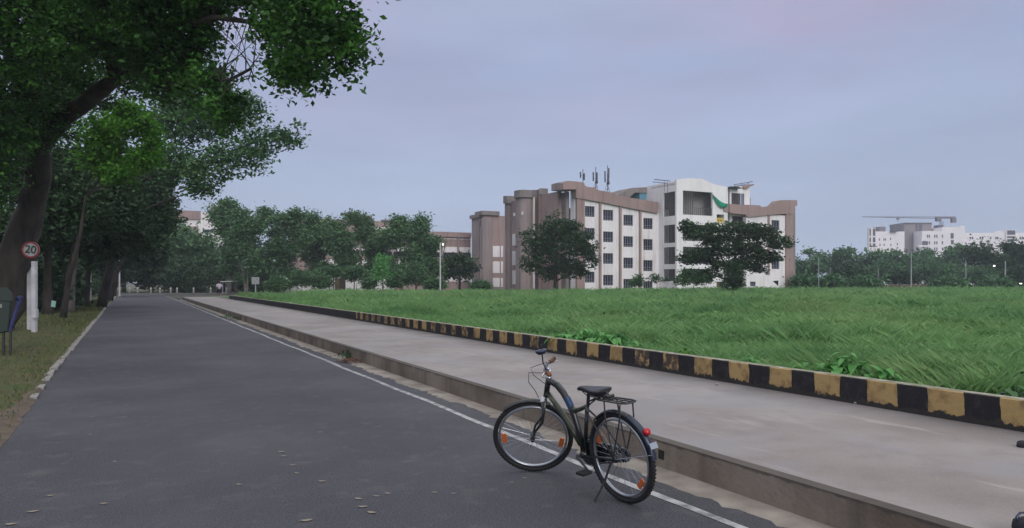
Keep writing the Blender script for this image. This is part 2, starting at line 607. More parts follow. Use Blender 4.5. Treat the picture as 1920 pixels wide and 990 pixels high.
def thing(name, label, cat, loc=(0, 0, 0), rz=0.0, group=None):
    o = bpy.data.objects.new(name, None)
    o.empty_display_size = .2
    C.objects.link(o)
    o.location = loc
    o.rotation_euler = (0, 0, rz)
    return tag(o, label, cat, group)

def copy_tree(o, parent=None, group=None):
    c_ = o.copy()
    C.objects.link(c_)
    if parent is not None:
        c_.parent = parent
    for ch in list(o.children):
        copy_tree(ch, c_)
    return c_

def road_thing(name, label, cat, group=None):
    return thing(name, label, cat, (0, 0, 0), RA, group)

RM = Matrix.Rotation(RA, 4, 'Z')

def road_struct(name, mb, mt, label=None, cat=None):
    o = mb.build(name, mt)
    o.rotation_euler = (0, 0, RA)
    if cat:
        tag(o, label, cat)
    else:
        o['kind'] = 'structure'
    return o

# ------------------------------------------------------------------ setting: ground, road, path
MB().add([(-2500, -800, -.06), (2500, -800, -.06), (2500, 3500, -.06), (-2500, 3500, -.06)], [(0, 1, 2, 3)]).build('ground', M['ground'])
bpy.data.objects['ground']['kind'] = 'structure'

def ledge(u):      # left edge of the asphalt
    pts = [(-8, -1.3), (3, -1.18), (7, -1.16), (10, -1.22), (16, -1.34), (40, -1.50), (70, -1.72), (112, -1.95)]
    for (a, x), (b_, y) in zip(pts[:-1], pts[1:]):
        if u <= b_:
            return x + (y - x) * (u - a) / (b_ - a)
    return pts[-1][1]

us = [-8 + i * .1 for i in range(0, 400)] + [32 + i for i in range(0, 81)]
rl = random.Random(3)
L = [(ledge(u) + (rl.uniform(-.035, .035) if u < 40 else 0), u) for u in us]
Rr = [(3.93 + (rl.uniform(-.02, .02) + rl.choice((0, 0, 0, -.045, .04)) if u < 40 else 0) + .03 * sin(u * .9) + .02 * sin(u * 3.7), u) for u in us]
mb = MB()
k = len(us)
mb.add([(x, y, 0) for x, y in L] + [(x, y, 0) for x, y in Rr], [(i, i + k, i + k + 1, i + 1) for i in range(k - 1)])
mb.add([(-60, 112, 0), (60, 112, 0), (60, 124, 0), (-60, 124, 0)], [(0, 1, 2, 3)])
mb.add([(Rr[-1][0], 84.5, 0), (26, 84.5, 0), (26, 92, 0), (Rr[-1][0], 92, 0)], [(0, 1, 2, 3)])
road_struct('road', mb, M['asphalt'])
# white edge line, wobbling slightly, with worn spots in its paint
mb = MB()
pl = []
for i in range(0, 300):
    u = -4 + i * .35
    wv = .012 * sin(u * .8) + .01 * sin(u * 2.1)
    e0 = rl.uniform(-.006, .006)
    pl.append((3.595 + wv + e0, 3.675 + wv + rl.uniform(-.006, .006), u))
vs = []
for a, b_, u in pl:
    vs += [(a, u, .004), (b_, u, .004)]
mb.add(vs, [(2 * i, 2 * i + 1, 2 * i + 3, 2 * i + 2) for i in range(len(pl) - 1)])
road_struct('road_edge_line', mb, M['white_line'])
# gutter of cast concrete between the asphalt and the kerb
mb = MB()
mb.add([(3.78, -8, -.004), (4.22, -8, -.004), (4.22, 80, -.004), (3.78, 80, -.004)], [(0, 1, 2, 3)])
road_struct('gutter', mb, M['gutter'])
# kerb of the footpath
mb = MB().box(4.22, 4.335, -8, 79.9, -.05, .232)
o = road_struct('footpath_kerb', mb, M['kerb'])
dh = MB().box(4.2165, 4.2185, onV(4.22, 1240) - .04, onV(4.22, 1240) + .04, .07, .15).build('drain_hole', M['sign_black'], o)
# footpath slab
mb = MB()
pth = [(4.335, -8), (7.55, -8), (7.55, 70), (11.5, 72), (11.5, 80), (4.335, 80)]
mb.prism(pth, -.05, .228, 'z')
road_struct('footpath', mb, M['path'])
# striped kerb
mb = MB()
cs = [(7.55, .1), (7.55, .522), (7.563, .535), (7.69, .535), (7.70, .525), (7.70, .1)]
k = len(cs)
NN = 160
vs = []
for i in range(NN + 1):
    u = -2 + 72 * i / NN
    dx, dz = rl.uniform(-.004, .004), rl.uniform(-.003, .003)
    vs += [(x + dx, u, z + dz * (z > .3)) for x, z in cs]
fs = [(i * k + j, i * k + (j + 1) % k, (i + 1) * k + (j + 1) % k, (i + 1) * k + j) for i in range(NN) for j in range(k)]
fs += [tuple(range(k)), tuple(NN * k + j for j in range(k))]
mb.add(vs, fs)
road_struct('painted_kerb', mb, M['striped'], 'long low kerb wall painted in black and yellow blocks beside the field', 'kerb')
# side street kerb with pale blocks
mb = MB().box(11.4, 22, 88, 88.2, -.05, .22)
m2 = striped('side_kerb_paint', 1.5, 0, 999)
for e in m2.node_tree.nodes:
    pass
kb = MB()
for i in range(7):
    kb.box(11.4 + i * 1.5, 11.4 + i * 1.5 + .75, 87.995, 88.206, .0, .226)
r_ = road_thing('painted_kerb', 'short kerb of pale and dark blocks at the end of the footpath under slender trees', 'kerb')
mb.build('dark_course', M['dark_metal'], r_)
kb.build('painted_block', M['yellow'] if False else mat('pale_yellow_block', (.45, .40, .24), (.3, .27, .17), scale=3), r_)

# left verge: bumpy sheet
def sheet(name, x0, x1, y0, y1, nx, ny, zf, mt, edge=None):
    vs = []
    for j in range(ny + 1):
        t = j / ny
        u = y0 + (y1 - y0) * t ** 1.6
        xl, xr = x0, x1 if edge is None else edge(u)
        for i in range(nx + 1):
            v = xl + (xr - xl) * (1 - (1 - i / nx) ** 1.8)
            vs.append((v, u, zf(v, u, i / nx)))
    fs = [(j * (nx + 1) + i, j * (nx + 1) + i + 1, (j + 1) * (nx + 1) + i + 1, (j + 1) * (nx + 1) + i) for j in range(ny) for i in range(nx)]
    mb = MB().add(vs, fs)
    o = mb.build(name, mt, smooth=True)
    o.rotation_euler = (0, 0, RA)
    return o
def vz(v, u, t):
    return .055 * min(1, (1 - t) * 14) - .006 + .02 * sin(v * 1.3 + u * .4) * min(1, (1 - t) * 5)
o = sheet('verge', -60, 0, -2, 112, 60, 170, vz, M['verge'], lambda u: ledge(u) + .02)
o['kind'] = 'structure'
# short grass and litter on the verge
N = 60000
u = 4 + 75 * RNG.random(N) ** 2.2
e_ = np.array([ledge(x) for x in u])
v = e_ - .02 - 9 * RNG.random(N) ** 1.5
keep = RNG.random(N) < np.clip((e_ - v) * 3.0, .12, 1)
u, v = u[keep], v[keep]
def blades(v, u, z0, h, wd, lean=.35):
    N = len(v)
    x = v * DV[0] + u * DU[0]
    y = v * DV[1] + u * DU[1]
    a = RNG.random(N) * 2 * pi
    ax, ay = np.cos(a) * wd / 2, np.sin(a) * wd / 2
    la = RNG.random(N) * 2 * pi
    lx, ly = np.cos(la) * h * lean * RNG.random(N), np.sin(la) * h * lean * RNG.random(N)
    Q = np.zeros((N, 4, 3))
    Q[:, 0] = np.stack([x - ax, y - ay, z0], 1)
    Q[:, 1] = np.stack([x + ax, y + ay, z0], 1)
    Q[:, 2] = np.stack([x + ax * .7 + lx * .6, y + ay * .7 + ly * .6, z0 + h * .6], 1)
    Q[:, 3] = np.stack([x + lx * 1.3, y + ly * 1.3, z0 + h], 1)
    return Q
h = (.02 + .05 * RNG.random(len(u))) * (.8 + .03 * u)
Q = blades(v, u, np.full(len(u), .02), h, .006 + u * .0009, .9)
o = quads('verge_grass', Q, M['verge_blade'])
tag(o, 'short dull green grass on the left road verge', 'grass', kind='stuff')
# bare dusty strip at the near edge of the verge
mb = MB()
dl = [i * .3 for i in range(-6, 46)]
vs = []
for u_ in dl:
    a = ledge(u_) + rl.uniform(-.01, .06)
    wd = max(.05, .62 * max(0, 1 - abs(u_ - 6) / 8)) + rl.uniform(-.04, .05)
    vs += [(a - wd, u_, .05), (a - wd * .5, u_, .043), (a + .02, u_, .004)]
mb.add(vs, [(3 * i + q, 3 * i + q + 1, 3 * i + q + 4, 3 * i + q + 3) for i in range(len(dl) - 1) for q in (0, 1)])
road_struct('verge_dirt', mb, M['dirt'])
# pale broken edging along the left side of the asphalt
eb = MB()
for i in range(60):
    u_ = 12.5 + i * .56 + rl.uniform(-.1, .1)
    if rl.random() < .25 and u_ < 17:
        continue
    a = ledge(u_)
    ln = rl.uniform(.2, .5)
    wd = rl.uniform(.02, .05) + u_ * .0012
    eb.prism([(a - wd, u_), (a + wd, u_ + .02), (a + wd * .8, u_ + ln), (a - wd * .6, u_ + ln * .95)], -.02, .03 + rl.uniform(0, .02), 'z')
for i in range(25):
    u_ = 46 + i * 2.6
    a = ledge(u_)
    eb.box(a - .07, a + .07, u_, u_ + 2.3, -.02, .06)
road_struct('verge_edging', eb, M['stone'])

# ------------------------------------------------------------------ field
def fh(x, y):
    m_ = .11 * np.sin(x * 1.9 + 1.7 * np.sin(y * .8)) * np.sin(y * 1.6 + 1.9 * np.cos(x * .7)) + .05 * np.sin(x * 4.3 + 2 * np.sin(y * 1.9)) * np.cos(y * 3.7 + 1.5 * np.sin(x * 2.1))
    return m_ + .10 * np.sin(x * .13 + 1.3) * np.cos(y * .11) + .06 * np.sin(x * .31 + y * .23) + .03 * np.sin(x * .9) * np.sin(y * .7)
mb = MB()
gx = [7.68 + (t / 140) ** 1.9 * 215 for t in range(141)]
gyv = [-3 + (t / 200) ** 1.3 * 94 for t in range(201)]
vs = []
for y_ in gyv:
    for x_ in gx:
        z_ = .36 + float(fh(x_, y_)) * min(1, (x_ - 7.6) / 5)
        vs.append((x_, y_, z_ - .25 * max(0, (y_ - 60) / 35)))
k = len(gx)
mb.add(vs, [(j * k + i, j * k + i + 1, (j + 1) * k + i + 1, (j + 1) * k + i) for j in range(200) for i in range(140)])
o = road_struct('field', mb, M['field_soil'])
# tall grass, sampled evenly over the picture so that near and far are equally dense
N = 1150000
px = RNG.random(N) * 2300 - 60 + 180
dep = 8.2 * (120 / 8.2) ** (RNG.random(N) ** .82)
x = (px - CX) / F * dep
y = dep
v = x * DV[0] + y * DV[1]
u = x * DU[0] + y * DU[1]
ok = (v > 7.78) & (u > -2) & (u < 90.5) & ((u < 72) | (v > 16.5)) 
v, u, dep = v[ok], u[ok], dep[ok]
z0 = .36 + fh(v, u) * np.minimum(1, (v - 7.6) / 5) - .25 * np.clip((u - 60) / 35, 0, None) - .03
patch = .5 + .5 * np.sin(v * .35 + 2 * np.sin(u * .21)) * np.cos(u * .42 + 1.1 * np.sin(v * .3))
tall = np.sin(v * 2.3 + 2.2 * np.sin(u * 1.3)) * np.sin(u * 2.1 + 2 * np.cos(v * 1.1)) + .6 * np.sin(v * .7 + u * .5)
h = (.11 + .15 * patch + .15 * np.clip(tall, 0, 1)) * (.35 + .9 * RNG.random(len(v)) ** 1.3) * np.clip(.6 + (v - 7.7) * .3, 0, 1) * (1 + .012 * dep)
wd = .0035 + dep * .0007
Q = blades(v, u, z0 - .02, h, wd, 1.25)
# a share of broad low leaves and pale seed tufts among the blades
m_ = RNG.random(len(v)) < .10
c_ = Q[m_].mean(1, keepdims=True)
c_[:, :, 2] += (h[m_] * .35)[:, None]
jit = RNG.normal(size=(m_.sum(), 4, 3)) * (.012 + dep[m_] * .0011)[:, None, None]
Q[m_] = c_ + jit
o = quads('tall_grass', Q, M['grass'])
tag(o, 'tall wind-blown green grass filling the field beyond the painted kerb', 'grass', kind='stuff')
# dry strip left of the field under the slender trees
mb = MB().add([(7.75, 70, .16), (11.5, 70, .16), (24, 92, .05), (24, 104, .02), (11.6, 104, .02), (11.6, 80.2, .12)], [(0, 1, 2, 3, 4, 5)])
road_struct('dry_ground', mb, M['dry_grass'])

# ------------------------------------------------------------------ trees
def leaf_quads(blobs, ncl, per, size, crad, rng, shell=.5, up=.5, flat=1.0):
    vol = np.array([b_[3] * b_[4] * b_[5] for b_ in blobs]) ** (2 / 3)
    pr = vol / vol.sum()
    idx = rng.choice(len(blobs), ncl, p=pr)
    B = np.array([b_[:6] for b_ in blobs])[idx]
    d = rng.normal(size=(ncl, 3))
    d /= np.linalg.norm(d, axis=1)[:, None]
    r = shell + (1.04 - shell) * rng.random(ncl) ** .7
    cc = B[:, :3] + d * B[:, 3:6] * r[:, None]
    n_ = rng.poisson(per, ncl).clip(3, None)
    ci = np.repeat(np.arange(ncl), n_)
    cr_ = crad * (.5 + rng.random(ncl))
    off = rng.normal(size=(len(ci), 3)) * (cr_[ci] * .55)[:, None]
    off[:, 2] *= .6 * flat
    Pn = cc[ci] + off
    K_ = len(Pn)
    nrm = rng.normal(size=(K_, 3))
    nrm[:, 2] = np.abs(nrm[:, 2]) + up
    nrm /= np.linalg.norm(nrm, axis=1)[:, None]
    t = rng.normal(size=(K_, 3))
    t -= nrm * (t * nrm).sum(1)[:, None]
    t /= np.linalg.norm(t, axis=1)[:, None]
    b2 = np.cross(nrm, t)
    s_ = size * (.6 + .8 * rng.random(K_))[:, None]
    Q = np.zeros((K_, 4, 3))
    Q[:, 0] = Pn - t * s_ * .5
    Q[:, 1] = Pn + b2 * s_ * .28 + nrm * s_ * .06
    Q[:, 2] = Pn + t * s_ * .5
    Q[:, 3] = Pn - b2 * s_ * .28 + nrm * s_ * .06
    return Q, cc

def PBl(px, py, dep, rx, ry, rz=None):
    p = P(px, py, dep)
    sx, sz = rx * dep / F, ry * dep / F
    return (p.x, p.y, p.z, sx, (sx + sz) / 2 if rz is None else rz, sz)

def curve_pts(a, b_, bend, n=5, rng=random):
    a, b_ = Vector(a), Vector(b_)
    mid_ = (a + b_) / 2 + Vector((rng.uniform(-1, 1), rng.uniform(-1, 1), rng.uniform(-.3, 1))) * bend
    return [a * (1 - t) ** 2 + mid_ * 2 * t * (1 - t) + b_ * t * t for t in [i / n for i in range(n + 1)]]

def tree(name, label, base, trunks, blobs, lm, bm, size=.25, ncl=400, per=14, crad=.6, seed=1, group=None, cat='tree', limb=.35, shell=.45, flat=1.0, up=.5, twigs=14, limbs=True, tn=8):
    """base: world point. trunks: list of (points, radii). blobs: world ellipsoids."""
    rng = np.random.default_rng(seed)
    rr = random.Random(seed)
    root = thing(name, label, cat, base, 0, group)
    bv = Vector(base)
    mb = MB()
    for pts, rad in trunks:
        # subdivide and wobble
        P_ = [Vector(p) for p in pts]
        pp, rr_ = [], []
        for i in range(len(P_) - 1):
            for s_ in range(3):
                t = s_ / 3
                pp.append(P_[i].lerp(P_[i + 1], t) + Vector((rr.uniform(-1, 1), rr.uniform(-1, 1), 0)) * rad[i] * .12 * (i > 0 or s_ > 0))
                rr_.append((rad[i] + (rad[i + 1] - rad[i]) * t) * rr.uniform(.93, 1.07))
        pp.append(P_[-1])
        rr_.append(rad[-1])
        mb.tube([p - bv for p in pp], rr_, tn)
    Q, cc = leaf_quads(blobs, ncl, per, size, crad, rng, shell, up, flat)
    if limbs:
        allp = [(Vector(p), r_) for pts, rad in trunks for p, r_ in zip(pts[1:], rad[1:])]
        for b_ in blobs:
            c_ = Vector(b_[:3])
            a, r0 = min(allp, key=lambda q: (q[0] - c_).length + max(0, q[0].z - c_.z) * .8)
            if (a - c_).length < .3:
                continue
            r1 = min(r0 * .55, limb * .5)
            cp = curve_pts(a, c_, (c_ - a).length * .12, 5, rr)
            mb.tube([p - bv for p in cp], [r1 * (1 - .75 * i / 5) for i in range(6)], 6)
        for i in rr.sample(range(len(cc)), min(twigs, len(cc))):
            c_ = Vector(cc[i])
            bb = min(blobs, key=lambda q: (Vector(q[:3]) - c_).length)
            cp = curve_pts(Vector(bb[:3]), c_, .15 * bb[3], 4, rr)
            mb.tube([p - bv for p in cp], [limb * .13 * (1 - .7 * i_ / 4) for i_ in range(5)], 4)
    mb.build('trunk', bm, root, smooth=True, fix=False)
    quads('crown', Q - np.array(base), lm, root)
    return root

G0 = 0.0
def gp(px, dep, z=0.0):
    p = P(px, HZ, dep)
    return (p.x, p.y, z)

# the large leaning tree that overhangs the road
D = 25
base = gp(-20, D, .02)
tr = [([gp(-25, D, -.1), P(12, 530, D), P(38, 450, D), P(58, 390, D), P(70, 330, 24.5), P(74, 275, 24), P(108, 222, 23)], [.85, .62, .50, .42, .37, .36, .36]),
      ([P(104, 228, 23), P(165, 188, 22), P(215, 150, 21), P(262, 100, 19.5), P(330, 55, 18), P(400, 32, 17), P(475, 42, 16), P(545, 60, 15)], [.34, .25, .20, .15, .10, .07, .05, .03]),
      ([P(215, 150, 21), P(212, 95, 20.5), P(195, 30, 20), P(190, -60, 19)], [.2, .15, .13, .1]),
      ([P(225, 150, 21), P(262, 120, 20), P(300, 165, 19), P(370, 150, 18), P(430, 150, 17), P(468, 130, 16)], [.14, .09, .07, .055, .04, .03]),
      ([P(108, 222, 23), P(60, 180, 22), P(20, 90, 21), P(-30, -40, 20)], [.3, .26, .2, .15]),
      ([gp(-20, D, 0), gp(-70, D - 1.2, -.05)], [.5, .15]), ([gp(-10, D, .0), gp(20, D - 1, -.05)], [.5, .12])]
bl = [PBl(585, 45, 14, 78, 72), PBl(636, 105, 14, 38, 44), PBl(562, 135, 15, 55, 48), PBl(530, 60, 15.5, 46, 80), PBl(655, 60, 14, 20, 55),
      PBl(372, 60, 18, 42, 60), PBl(330, 140, 19, 80, 55), PBl(290, 40, 18, 110, 60), PBl(410, -5, 17, 90, 28), PBl(500, -10, 16, 90, 35),
      PBl(180, 50, 19, 120, 90), PBl(60, 60, 20, 130, 110), PBl(20, 200, 22, 110, 90), PBl(422, 210, 17, 42, 48), PBl(385, 160, 17.5, 45, 40),
      PBl(120, 160, 24, 90, 60), PBl(270, 110, 23, 90, 70), PBl(-60, 300, 22, 80, 100), PBl(590, -60, 14, 110, 60), PBl(300, -70, 17, 200, 70), PBl(60, -70, 19, 160, 80)]
tree('overhanging_tree', 'large dark tree with thick leaning trunk whose leafy limbs overhang the road', base, tr, bl, M['leaf_near'], M['bark'],
     size=.135, ncl=4300, per=23, crad=.33, seed=4, limb=.18, shell=.25, twigs=160, tn=12)
# bare twig spray against the sky, part of that tree
root = bpy.data.objects['overhanging_tree']
mb = MB()
rr = random.Random(5)
for i in range(34):
    a = P(rr.choice([400, 430, 468, 475]) + rr.uniform(-8, 8), rr.choice([32, 150, 128, 45]) + rr.uniform(-6, 6), 16.5)
    q = P(rr.uniform(415, 500), rr.uniform(50, 185), 16 + rr.uniform(-.5, .5))
    cp = curve_pts(a, q, .25, 5, rr)
    mb.tube([p - Vector(base) for p in cp], [.014 * (1 - .7 * t / 5) for t in range(6)], 4)
mb.build('twigs', M['bark'], root, fix=False)

def avenue(name, label, px, dep, blobs, lm, seed, tr_r=.28, ncl=500, per=16, size=.22, crad=.6, bark='bark', lean=0, top=None, **kw):
    base = gp(px, dep, -.02)
    tz = top if top else max(b_[2] for b_ in blobs) * .6
    pts = [base, (base[0] + lean * .4, base[1], tz * .35), (base[0] + lean, base[1], tz * .7), (base[0] + lean * 1.3, base[1], tz)]
    return tree(name, label, base, [(pts, [tr_r * 1.5, tr_r, tr_r * .8, tr_r * .5])], blobs, M[lm], M[bark], size=size, ncl=ncl, per=per, crad=crad, seed=seed, **kw)

avenue('bright_tree', 'tree with a clump of bright yellow-green leaves under the overhanging limb', 118, 34,
       [PBl(240, 205, 33, 26, 30), PBl(262, 240, 33, 34, 30), PBl(282, 268, 33, 22, 26), PBl(268, 300, 33, 28, 20), PBl(232, 328, 33, 34, 16), PBl(200, 300, 34, 50, 40), PBl(195, 250, 34, 45, 50)], 'leaf_bright', 11, .1, 560, 18, .2, .40, lean=.8, shell=.1)
avenue('arching_tree', 'grey-green tree reaching a long bare-tipped branch over the road behind the bright clump', 190, 48,
       [PBl(330, 230, 48, 70, 50), PBl(400, 225, 47, 55, 45), PBl(455, 205, 47, 48, 32), PBl(490, 265, 46, 42, 34), PBl(445, 295, 46, 62, 34), PBl(535, 262, 46, 34, 24),
        PBl(560, 250, 46, 14, 18), PBl(390, 320, 46, 60, 30), PBl(372, 358, 46, 34, 16), PBl(330, 310, 47, 55, 40), PBl(350, 200, 50, 60, 30)],
       'leaf_mid', 12, .22, 1150, 15, .24, .5, lean=1.5, shell=.25, twigs=60)
TS = [
 ('shade_tree', 'dark rounded tree behind the speed limit sign', 90, 38, [PBl(60, 330, 38, 100, 110), PBl(130, 400, 38, 80, 70), PBl(20, 430, 36, 80, 50)], 'leaf_dark', 13, 0),
 ('shade_tree', 'pale-footed dark tree standing right of the speed limit sign', 125, 40, [PBl(150, 370, 42, 75, 90), PBl(190, 430, 42, 60, 60), PBl(110, 440, 41, 60, 45), PBl(200, 350, 42, 50, 50), PBl(240, 420, 42, 40, 50)], 'leaf_dark', 14, .4),
 ('shade_tree', 'dark roadside tree behind the near white pole on the verge', 158, 52, [PBl(210, 390, 52, 70, 75), PBl(255, 430, 54, 55, 55), PBl(150, 330, 52, 70, 60), PBl(180, 480, 52, 30, 35), PBl(280, 385, 54, 45, 50)], 'leaf_dark', 15, .5),
 ('shade_tree', 'tallest dark tree beside the far end of the verge', 205, 66, [PBl(275, 370, 66, 48, 60), PBl(290, 330, 66, 40, 40), PBl(270, 425, 66, 36, 32), PBl(305, 400, 66, 25, 30)], 'leaf_dark', 16, 1.5),
 ('shade_tree', 'dark tree directly behind the farther thin pole at the road bend', 212, 90, [PBl(240, 440, 90, 60, 55), PBl(210, 480, 90, 45, 40), PBl(275, 470, 92, 40, 45)], 'leaf_dark', 17, 1),
]
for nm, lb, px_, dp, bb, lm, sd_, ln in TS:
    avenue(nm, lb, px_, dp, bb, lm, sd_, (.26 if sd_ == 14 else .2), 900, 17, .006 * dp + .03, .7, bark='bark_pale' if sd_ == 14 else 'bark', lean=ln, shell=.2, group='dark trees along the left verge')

# low undergrowth filling the dark side behind the verge
rng = np.random.default_rng(50)
ub = []
for i in range(60):
    u_1 = rng.uniform(30, 112)
    p = rd(ledge(u_1) - 2.6 - rng.uniform(0, 4) - (6 if u_1 < 45 else 0), u_1, rng.uniform(.3, 2.4))
    ub.append((p.x, p.y, p.z, rng.uniform(.7, 1.5), rng.uniform(.9, 2), rng.uniform(.7, 1.6)))
for i in range(46):
    v_1 = rng.uniform(-16, -9)
    u_1 = rng.uniform(12, 118)
    p = rd(v_1 - u_1 * .04, u_1, rng.uniform(.5, 3.4))
    ub.append((p.x, p.y, p.z, rng.uniform(1.5, 3), rng.uniform(1.5, 3), rng.uniform(1.2, 2.6)))
for i in range(70):
    p = rd(rng.uniform(-70, 22), rng.uniform(136, 150), rng.uniform(.6, 4.5))
    ub.append((p.x, p.y, p.z, rng.uniform(2.5, 5), 2.5, rng.uniform(1.5, 3.5)))
Q, cc = leaf_quads(ub, 15000, 14, .5, 1.0, rng, .3)
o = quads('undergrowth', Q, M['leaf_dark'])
tag(o, 'dense dark undergrowth closing off the left side and the road end', 'bushes', kind='stuff')

# woods across the junction, left of the slender trees
for i, (px_, dp, top, hw, lb, lm) in enumerate([
    (140, 140, 330, 70, 'dark wood tree at the road end behind the two white poles', 'leaf_dark'),
    (232, 138, 400, 45, 'broad dark tree beyond the crossing, straight above the far left road edge', 'leaf_dark'),
    (283, 132, 402, 42, 'pale leaning-trunk tree at the end of the road, right of the dark gap', 'leaf_row'),
    (335, 140, 418, 42, 'rounded green tree in front of the distant brown roof', 'leaf_row'),
    (382, 138, 440, 36, 'lowest green tree behind the walking person', 'leaf_row')]):
    zb = [PBl(px_, top + hw * .7, dp, hw * .8, hw * .7), PBl(px_ - hw * .4, top + hw * 1.5, dp, hw * .7, hw * .7), PBl(px_ + hw * .5, top + hw * 1.4, dp, hw * .7, hw * .6), PBl(px_, top + hw * 2.0, dp, hw, hw * .5)]
    zb = [b_ for b_ in zb if b_[2] > 2]
    avenue('woodland_tree', lb, px_, dp, zb, lm, 60 + i, .3, 520, 15, .75, 1.4, bark='bark_pale', lean=1.2 if i == 2 else .3, group='trees beyond the junction', shell=.3)

# row of slender trees left of the building
ROW = [(442, 124, 400, 30, 'shorter slender tree filling the gap between the first two of the row'),
       (428, 118, 372, 38, 'tallest slender tree of the row, first from the left beside the walking person'),
       (462, 108, 392, 30, 'forked pale-trunk tree, right of the walking person in the slender row'),
       (497, 116, 382, 40, 'slender tree above the double white notice board'),
       (545, 112, 388, 36, 'slender tree at the left end of the low white shed'),
       (592, 118, 394, 40, 'slender tree whose crown rises over the shed\'s brown door, left side'),
       (648, 114, 400, 42, 'slender tree just right of the shed\'s brown door'),
       (697, 116, 408, 38, 'slender tree under the distant rooftop stair blocks'),
       (752, 112, 408, 40, 'dark slender tree standing between the shed and the lamp post'),
       (806, 114, 400, 38, 'airy slender tree next to the tall lamp post')]
for i, (px_, dp, top, hw, lb) in enumerate(ROW):
    rr = random.Random(80 + i)
    base = gp(px_, dp, -.02)
    zb = []
    hgt = (540 - top)
    for q in range(9):
        t = q / 8
        wf = (.75, 1, 1.05, 1, 1, .9, .75, .65, .5)[q]
        zb.append(PBl(px_ + rr.uniform(-.45, .45) * hw * wf * 1.5, top + 14 + hgt * .74 * t + rr.uniform(-4, 4), dp + rr.uniform(-1, 1), hw * .55 * wf * rr.uniform(.7, 1.2), hw * .42 * rr.uniform(.7, 1.1)))
    tps = []
    for q in range(2 + (i % 2)):
        dx = (q - .7) * rr.uniform(.5, 1.1)
        b0 = Vector(base)
        tps.append(([b0 + Vector((q * .15, 0, 0)), b0 + Vector((dx * .6, 0, 2.6)), b0 + Vector((dx * 1.5, .3, 6)), b0 + Vector((dx * 2, .3, 9.5))], [.17, .12, .09, .04]))
    tree('slender_tree', lb, base, tps, zb, M['leaf_row' if i not in (7,) else 'leaf_mid'], M['bark_pale'], size=.44, ncl=680, per=14, crad=.9, seed=90 + i, group='row of slender trees before the buildings', limb=.16, shell=.25, twigs=20)

avenue('round_tree', 'low round dark tree right of the lamp post', 862, 120, [PBl(850, 500, 120, 26, 22), PBl(875, 505, 120, 22, 22), PBl(860, 488, 120, 24, 14), PBl(838, 515, 120, 16, 16)], 'leaf_dark', 120, .2, 330, 14, .45, .8, shell=.3)
avenue('young_tree', 'bright green young tree in front of the white shed wall', 718, 100, [PBl(716, 495, 100, 14, 20), PBl(722, 515, 100, 20, 18), PBl(708, 518, 100, 12, 14)], 'leaf_weed', 121, .1, 150, 12, .3, .5, shell=.2)
avenue('bush_tree', 'leafy bush at the foot of the trees left of the lamp post', 780, 104, [PBl(775, 515, 104, 30, 20), PBl(800, 525, 104, 18, 15), PBl(750, 525, 104, 22, 14)], 'leaf_mid', 122, .1, 260, 13, .35, .6, shell=.2)
avenue('courtyard_tree', 'dense dark tree standing before the brown staggered side of the building', 1042, 96,
       [PBl(1045, 428, 96, 42, 26), PBl(1005, 455, 96, 32, 30), PBl(1080, 450, 96, 34, 30), PBl(1042, 465, 96, 50, 36), PBl(1100, 468, 96, 24, 24), PBl(1112, 490, 96, 12, 12), PBl(1000, 490, 96, 26, 26), PBl(1065, 498, 96, 32, 24), PBl(1028, 512, 96, 20, 16), PBl(1085, 508, 96, 18, 16)],
       'leaf_dark', 130, .25, 900, 15, .36, .55, shell=.3, twigs=40)
avenue('spreading_tree', 'wide flat-topped dark tree in front of the white stair tower', 1378, 84,
       [PBl(1330, 438, 84, 50, 20), PBl(1385, 432, 84, 45, 18), PBl(1430, 440, 84, 32, 18), PBl(1462, 455, 84, 24, 14), PBl(1300, 430, 84, 18, 16), PBl(1285, 425, 84, 10, 14), PBl(1360, 462, 84, 52, 20), PBl(1310, 480, 84, 38, 14), PBl(1290, 487, 84, 18, 8), PBl(1415, 472, 84, 34, 16), PBl(1445, 482, 84, 20, 10),
        PBl(1400, 495, 84, 34, 14), PBl(1350, 498, 84, 26, 12), PBl(1425, 505, 84, 14, 8), PBl(1330, 512, 84, 24, 9)],
       'leaf_dark', 131, .3, 1100, 15, .32, .5, flat=.7, shell=.35, twigs=50)
avenue('upright_shrub', 'dense upright shrub at the foot of the wide flat-topped tree', 1376, 80, [PBl(1376, 512, 80, 17, 22), PBl(1372, 530, 80, 20, 12)], 'leaf_dark', 132, .06, 220, 14, .26, .4, shell=.2, cat='shrub')
avenue('low_shrub', 'small green shrub below the white wall beside the stair tower', 1197, 92, [PBl(1197, 524, 92, 12, 10), PBl(1192, 532, 92, 12, 7)], 'leaf_mid', 133, .05, 90, 12, .25, .35, shell=.2, cat='shrub')
avenue('low_shrub', 'sparse grey-green shrub under the barred openings of the stair tower', 1232, 92, [PBl(1228, 522, 92, 14, 9), PBl(1246, 526, 92, 8, 7)], 'leaf_far', 134, .05, 50, 9, .25, .35, shell=.2, cat='shrub')
avenue('low_shrub', 'broad low shrub before the stair tower left of the flat-topped tree', 1300, 84, [PBl(1290, 515, 84, 22, 12), PBl(1315, 524, 84, 24, 12), PBl(1280, 527, 84, 16, 8)], 'leaf_mid', 135, .05, 220, 12, .27, .4, shell=.2, cat='shrub')

